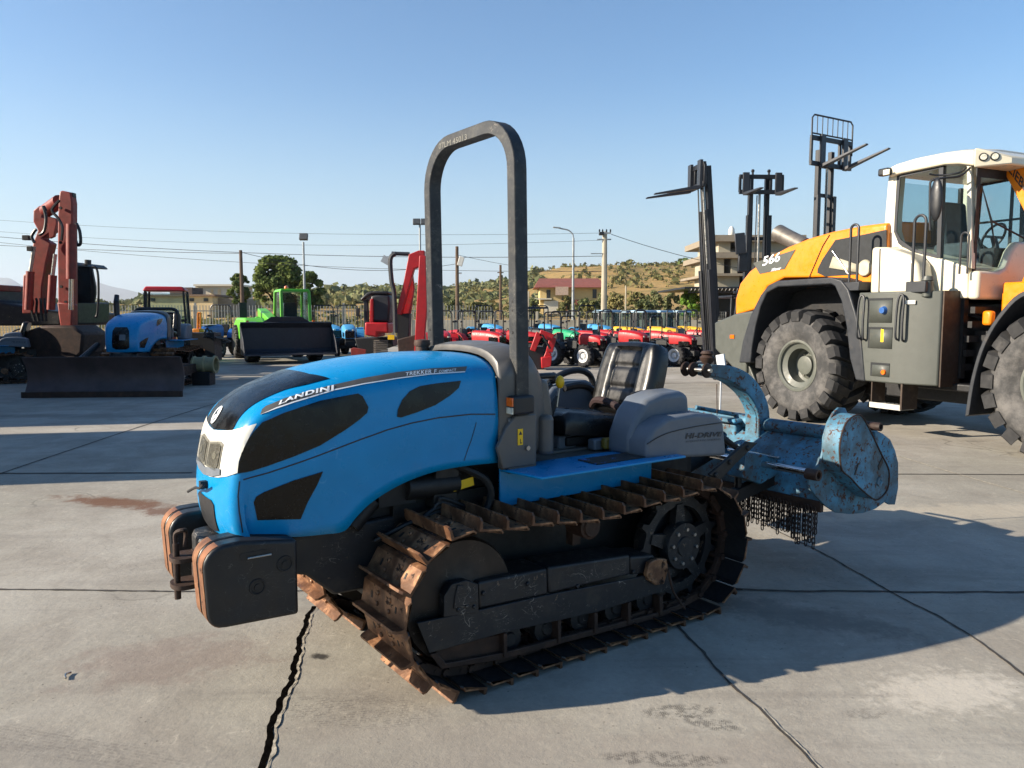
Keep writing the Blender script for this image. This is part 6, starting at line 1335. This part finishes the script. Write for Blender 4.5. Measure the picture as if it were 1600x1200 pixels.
for x_ in (-.35, -.15, .1, .35): b = mb(); b.lathe([(.03, 0), (.06, .05), (.03, .08), (.06, .13), (.02, .2)], (x_, -.1, z-.05), 'z', 8); b.build('insulator', K['black'], o)
b = mb(); b.box((-.25, -.25, z-.15), (.3, .3, .2)); b.build('floodlight', K['black'], o, bevel=.02); b = mb(); b.box((-.5, -.1, z-1.4), (.8, .06, .06)); b.build('crossbar', grey, o)
for (u, vt, D, lb) in ((978, 446, 55, 'short concrete post among the shrubs right of the power pole'), (633, 470, 46, 'short thin post beside the red mini excavator'), (826, 455, 50, 'thin pole rising behind the dark canopy tractor'), (1111, 455, 50, 'thin pole with a small white lamp near the dark shed')):
    o, z = pole('thin_pole', u, vt, D, .06, .05, conc, lb, 'pole')
b = mb(); b.ball((0, -.1, z), .14, 10); b.build('lamp', K['white'], o)
# wires
wm = mat('wire', '#22262b', .7)
def wire(p, q, sag, label, r=.018):
    r *= .72
    p, q = V(p), V(q); pts = []
    for k in range(25): t = k/24; c = p.lerp(q, t); pts.append(c-V((0, 0, 4*sag*t*(1-t)))-p)
    o = MB().tube(pts, r, 5).build('overhead_wire', wm); o.location = p; tag(o, label, 'overhead wire')
pk = at(945, 372, 50)
wire(at(-420, 345, 62), at(376, 396, 44.2), .5, 'lowest overhead wire on the left, ending at the brown wooden pole', .022)
wire(at(376, 394, 44.2), at(714, 412, 50), .7, 'sagging wire between the two brown wooden poles', .02)
wire(at(-420, 320, 60), at(945, 400, 50), 1.3, 'upper dark overhead wire crossing the sky above the left excavator', .026)
wire(at(-420, 302, 66), at(945, 364, 50), 1.2, 'faint highest overhead wire reaching the power pole', .014)
wire(at(-420, 312, 66), at(945, 375, 50), 1.6, 'faint second highest overhead wire reaching the power pole', .014)
wire(at(-420, 322, 62), at(945, 424, 55), 1.4, 'long slanting wire passing over the pine trees', .02)
wire(at(714, 398, 50), at(945, 424, 70), .4, 'thin wire crossing the roll bar opening towards the hill', .018)
wire(at(955, 366, 50), at(1500, 420, 58), 1.6, 'black wire falling to the right from the power pole', .026)
# ---- buildings
def bbox(root, name, u0, u1, v0, v1, D, dep, m, parent=None, bevel=0, z0=None):
    a, c = at(u0, v0, D), at(u1, v1, D); ro = root.location; z_ = c.z if z0 is None else z0
    b = mb(); b.b2((a.x-ro.x, D-ro.y, z_-ro.z), (c.x-ro.x, D+dep-ro.y, a.z-ro.z)); return b.build(name, m, parent or root, bevel=bevel)
win = mat('dark_window', '#2b2a28', .3); yw = mat('yellow_render', '#c4ad78', .9, var=.1, vs=.5, dirt=.2, ds=.5); roofr = mat('red_tile_roof', '#7c4234', .85, var=.15, vs=.8); beige = mat('beige_block_wall', '#d8c092', .9, var=.12, vs=.6, dirt=.3, ds=.4); whitew = mat('white_render', '#cfc6b0', .9, var=.06, vs=.5, dirt=.2, ds=.4)
hp_ = at(890, 480, 130); ho = empty('yellow_house', (hp_.x, 130, 0), 0, 'two storey yellow house with a long red roof below the hill', 'house')
wl = bbox(ho, 'wall', 844, 945, 448, 500, 130, 9, yw, z0=0)
b = mb(); e0, e1 = at(835, 449, 128.6), at(950, 449, 128.6); top = at(890, 435, 134.5).z; b.add([(e0.x-hp_.x, -1.4, e0.z), (e1.x-hp_.x, -1.4, e0.z), (e1.x-hp_.x, 10.4, e0.z), (e0.x-hp_.x, 10.4, e0.z), (e0.x-hp_.x+1, 4.5, top), (e1.x-hp_.x-1, 4.5, top)], [(0, 1, 5, 4), (2, 3, 4, 5), (1, 2, 5), (3, 0, 4), (3, 2, 1, 0)]); b.build('roof', roofr, ho)
for u0, u1, v0, v1 in ((854, 860, 453, 467), (878, 884, 463, 469), (926, 932, 452, 466)): bbox(ho, 'window', u0, u1, v0, v1, 129.9, .3, win)
bbox(ho, 'balcony', 836, 862, 466, 468, 128.5, 1.5, whitew); bbox(ho, 'awning', 868, 888, 448, 461, 128.4, .1, mat('striped_awning', '#b8a08c', .8)); bbox(ho, 'lower_wall', 850, 872, 470, 490, 129, .9, whitew); bbox(ho, 'side_wall', 885, 905, 468, 490, 129.2, .7, mat('brick_red_wall', '#8d5544', .9))
hp_ = at(290, 480, 110); fo = empty('farm_building', (hp_.x, 110, 0), 0, 'long beige farm building with small windows left of the pine trees', 'building')
bbox(fo, 'wall', 228, 333, 463, 500, 110, 10, beige, z0=0); bbox(fo, 'roof', 224, 335, 460, 463, 109.6, 11, mat('brown_roof_edge', '#7a6553', .9)); bbox(fo, 'side_wall', 333, 372, 466, 500, 112, 8, dconc, z0=0)
for u in (235, 296, 318): bbox(fo, 'window', u, u+7, 466, 471, 109.9, .2, win)
bbox(fo, 'rooftop_store', 265, 300, 449, 460, 112, 4, mat('brown_brick_store', '#5b4a42', .9))
fu = empty('white_annex', (at(335, 460, 118).x, 118, 0), 0, 'white flat roofed upper building behind the beige farm building', 'building')
bbox(fu, 'wall', 305, 368, 447, 480, 118, 8, whitew, z0=0); bbox(fu, 'roof', 302, 372, 444, 447, 117.3, 10, whitew)
for u0, u1 in ((310, 316), (329, 333), (340, 345)): bbox(fu, 'window', u0, u1, 452, 461, 117.9, .2, win if u0 == 310 else beige)
hu = empty('hill_hut', (at(750, 450, 400).x, 400, at(750, 450, 400).z), 0, 'small pale hut on the low hill seen inside the roll bar', 'hut'); bbox(hu, 'wall', 744, 757, 444, 453, 400, 6, whitew); bbox(hu, 'roof', 742, 759, 443, 444, 399, 8, whitew)
cb_ = empty('unfinished_building', (at(1160, 480, 72).x, 72, 0), 0, 'unfinished bare concrete building with stacked floor slabs behind the forklifts', 'building')
for v0, v1, u0, u1 in ((367, 377, 1116, 1260), (394, 403, 1113, 1260), (427, 431, 1108, 1260), (449, 453, 1108, 1260)): bbox(cb_, 'floor_slab', u0, u1, v0, v1, 71, 12, dconc)
for v0, v1, u0, u1 in ((377, 394, 1123, 1141), (403, 427, 1118, 1131), (431, 449, 1117, 1155), (403, 427, 1143, 1152), (377, 394, 1170, 1260), (403, 449, 1175, 1260)): bbox(cb_, 'wall', u0, u1, v0, v1, 72, 8, conc)
bbox(cb_, 'core', 1150, 1250, 378, 500, 76, 6, win, z0=0)
b = mb(); b.ball(at(1143, 363, 74)-cb_.location, .45, 12, (.7, .7, 1.3)); b.build('water_tank', K['white'], cb_)
sh = empty('dark_shed', (at(1110, 480, 56).x, 56, 0), 0, 'dark open shed with a thin truss roof edge right of the green tree', 'shed')
bbox(sh, 'roof', 1070, 1200, 448, 451, 54, 10, K['mast'] if 'mast' in K else Q['mast']); bbox(sh, 'back_wall', 1112, 1260, 452, 500, 60, 1, G['interior'], z0=0)
b = mb(); ro = sh.location
for k in range(22):
    a, c = at(1075+6*k, 451, 54), at(1078+6*k, 457, 54); d = at(1081+6*k, 451, 54)
    b.tube([a-ro, c-ro, d-ro], .03, 4)
b.tube([at(1075, 457, 54)-ro, at(1200, 457, 54)-ro], .035, 4); b.build('truss', Q['mast'], sh)
# ---- trees and bushes
def leafmat(name, c1, c2, c3):
    m = NT(name); b = m.b; g = m.n('ShaderNodeNewGeometry'); r = g.outputs['Random Per Island']; col = m.mix(r, lin(c1), lin(c2)); col = m.mix(m.ramp(m.noise(.5, 4), .4, .65), col, lin(c3)); m.l(col, b.inputs['Base Color']); b.inputs['Roughness'].default_value = .75; b.inputs['Specular IOR Level'].default_value = .2
    tr = m.n('ShaderNodeBsdfTranslucent'); m.l(col, tr.inputs[0]); mx = m.n('ShaderNodeMixShader'); mx.inputs[0].default_value = .25; m.l(b.outputs[0], mx.inputs[1]); m.l(tr.outputs[0], mx.inputs[2]); m.l(mx.outputs[0], m.t.nodes['Material Output'].inputs[0]); return m.m
pine = leafmat('pine_foliage', '#3a4a26', '#55662f', '#6e7a3a'); olive = leafmat('olive_foliage', '#525a3a', '#747a4d', '#85825a'); fresh = leafmat('fresh_green_foliage', '#557a30', '#7a9a3a', '#668a36'); pale = leafmat('pale_flowering_foliage', '#6d6a3a', '#b0a370', '#8d8550'); scrubm = leafmat('scrub_foliage', '#54582f', '#727046', '#847a4b')
bark = mat('tree_bark', '#3a2d22', .95, var=.3)
def leaves(b, cl, n, sz, rn):
    tot = sum(c[1]**2 for c in cl)
    for c, r, fl in cl:
        for _ in range(int(n*r*r/tot)):
            d = V((rn.gauss(0, 1), rn.gauss(0, 1), rn.gauss(0, 1))).normalized()*(r*rn.random()**.33)*rn.uniform(.62, 1.3); p = V(c)+V((d.x, d.y, d.z*fl))
            nn = (d.normalized()+V((rn.gauss(0, .5), rn.gauss(0, .5), rn.gauss(0, .5)+.3))).normalized(); a, q = frame(nn); t = rn.uniform(0, 6.28); a, q = a*math.cos(t)+q*math.sin(t), q*math.cos(t)-a*math.sin(t); s = sz*rn.uniform(.6, 1.3)
            b.add([p-a*s-q*s*.4, p+a*s*.2-q*s, p+a*s, p+q*s*.8-a*s*.2], [(0, 1, 2, 3)])
def tree(name, label, cat, u0, u1, vt, vb, D, m, n, sz, trunk=True, seed=1, cl_n=22, flat=.7, group=None, zb=0, low=.35):
    rn = random.Random(seed); a, c = at(u0, vt, D), at(u1, vb, D); w_ = (c.x-a.x)/2; h = a.z; cx = (a.x+c.x)/2; z_lo = c.z
    o = empty(name, (cx, D, zb), 0, label, cat, group); b = mb(); cl = []
    cl_n *= 3; n = int(n*1.7); sz *= .62
    for k in range(cl_n):
        t = rn.random(); zz = z_lo+(h-z_lo)*(low*t**.7*1.0+(1-low)*t); prof_ = math.sin(math.pi*min(1, .18+.80*(zz-z_lo)/(h-z_lo)))**.7; ang = rn.uniform(0, 6.28); rr = w_*.78*prof_*rn.random()**.4; r = w_*rn.uniform(.11, .25)
        cl.append(((rr*math.cos(ang), rr*math.sin(ang)*.8, min(zz, h-r*flat)-zb), r, flat))
    leaves(b, cl, n, sz, rn); b.build('crown', m, o, smooth=0)
    if trunk:
        b = mb(); b.tube([(0, 0, 0), (w_*.05, 0, z_lo*.6), (-w_*.03, 0, z_lo+(h-z_lo)*.5)], [w_*.09+.08, w_*.07+.05, .05], 8)
        for k in range(6):
            q = cl[k*3 % len(cl)][0]; b.tube([(0, 0, z_lo*.7+.2*k), (q[0]*.5, q[1]*.5, (z_lo+q[2])*.5), q], [w_*.05, w_*.03, .02], 6)
        b.build('trunk', bark, o)
    return o
tree('pine_tree', 'large round pine tree behind the green telehandler cab', 'pine tree', 382, 484, 400, 470, 78, pine, 9000, .26, seed=3, cl_n=34)
tree('pine_tree', 'small pine tree left of the large one, behind the brown wooden pole', 'pine tree', 351, 396, 428, 472, 82, pine, 4000, .24, seed=5, cl_n=18)
tree('pine_tree', 'medium pine tree right of the floodlight pole', 'pine tree', 458, 514, 425, 480, 76, pine, 4500, .25, seed=8, cl_n=20)
tree('green_tree', 'bright green bushy tree left of the dark shed', 'tree', 1058, 1098, 452, 492, 60, fresh, 3500, .18, seed=9)
tree('pale_tree', 'pale yellowish blossoming shrub right of the power pole', 'shrub', 946, 978, 458, 488, 58, pale, 1800, .14, seed=10)
gb_ = 'olive green bushes behind the boundary wall'
BL = ['olive bush in front of the left half of the yellow house', 'low olive bush between the street lamp and the yellow house', 'olive bush partly hidden by the power pole', 'tall olive bush right of the short concrete post', 'broad olive bush at the foot of the hill, middle of the shrub belt', 'olive bush just left of the bright green tree', 'olive bush between the bright green tree and the dark shed', 'olive bush left of the yellow house, behind the near roll bar post', 'small olive bush below the balcony of the yellow house', 'low dark bush directly above the blue cab tractors on the left', 'low dark bush directly above the blue cab tractors on the right', 'bush in the left half of the roll bar opening', 'bush in the right half of the roll bar opening', 'bush beside the leaning forklift mast']
for i, (u0, u1, vt, D) in enumerate(((868, 905, 462, 90), (896, 930, 466, 70), (925, 960, 458, 95), (975, 1015, 456, 80), (1000, 1045, 452, 95), (1030, 1070, 455, 85), (1075, 1110, 460, 75), (800, 840, 462, 100), (818, 850, 468, 80), (905, 950, 470, 62), (985, 1030, 468, 64), (690, 730, 468, 90), (725, 770, 472, 85), (1090, 1125, 466, 64))):
    tree('bush', BL[i], 'bush', u0, u1, vt, 496, D, olive if i % 3 else scrubm, 1500, .20, trunk=False, seed=20+i, cl_n=12, flat=.8, group=gb_, low=.2)
def scatter(name, label, cat, n, y0, y1, u0, u1, smin, smax, m, seed, thr=0, lf=10, lfs=.45):
    rn = random.Random(seed); b = mb(); k = 0
    while k < n:
        y = y0+(y1-y0)*rn.random()**.8; u = rn.uniform(u0, u1); x = (u-800)/F*y
        if math.sin(x*.035+y*.05)+math.sin(x*.09-y*.031)+rn.uniform(-.8, .8) < thr: k += .3; continue
        k += 1; s = rn.uniform(smin, smax)*(1 if rn.random() < .9 else 1.6); leaves(b, [((x, y, land(x, y)+s*.45), s, .7)], lf, s*lfs, rn)
    o = b.build(name, m, smooth=0); tag(o, label, cat, kind='stuff'); return o
scatter('hill_scrub', 'olive scrub and low trees dotted over the dry hill', 'scrub', 1500, 160, 430, 480, 1500, .8, 1.6, scrubm, 31, -.2)
scatter('ridge_trees', 'dark trees along the ridge line of the hill', 'trees', 260, 395, 430, 480, 1500, 1.3, 2.4, pine, 32, -1, 14)
scatter('field_weeds', 'weeds and low shrubs in the dry field beyond the fence', 'weeds', 900, 52, 150, 150, 1150, .25, .7, olive, 33, 0, 12)
scatter('olive_grove', 'grey green olive grove on the low ridge left of the hill', 'olive trees', 520, 190, 420, 490, 850, 1.3, 2.4, olive, 34, -1.2, 14)
scatter('left_scrub', 'distant scrub beyond the fence on the left', 'scrub', 300, 150, 400, -60, 500, 1.2, 2.2, olive, 35, -.6, 12)
# ---- unseen blocks added on the left to shade the left of the yard
cm = mat('shade_block_paint', '#6b3a2c', .6, dirt=.3)
def shade_block(x, y, wx, wy, h, label):
    o = empty('unseen_shade_block', (x, y, 0), 0, label, 'shade_block', 'unseen shade blocks beyond the left edge')
    b = mb(); b.box((0, 0, h/2), (wx, wy, h))
    for k in range(int(wy/.3)): b.box((wx/2+.015, -wy/2+.15+k*.3, h/2), (.03, .12, h-.3))
    b.build('shell', cm, o, bevel=.02); return o
shade_block(-13.0, 7.3, 6, 2.35, 5.2, 'rust coloured block added beyond the left edge to shade the yard, nearest one')
shade_block(-18.5, 12.6, 6, 6.6, 7.8, 'tall rust coloured block added beyond the left edge to shade the yard')
shade_block(-25, 19.6, 6, 2.4, 7.8, 'farthest rust coloured block added beyond the left edge to shade the yard')
# ================================================================ air
b = mb(); b.b2((-9800, -80, -7), (9800, 12100, 620)); hz = NT('haze_air'); t = hz.t; t.nodes.remove(hz.b)
vol = t.nodes.new('ShaderNodeVolumePrincipled'); vol.inputs['Color'].default_value = (.80, .88, 1, 1); vol.inputs['Density'].default_value = .0001; vol.inputs['Anisotropy'].default_value = .2
t.links.new(vol.outputs[0], t.nodes['Material Output'].inputs['Volume']); o = b.build('haze', hz.m, smooth=0); o['kind'] = 'stuff'; tag(o, 'pale haze fading the far mountain', 'haze')
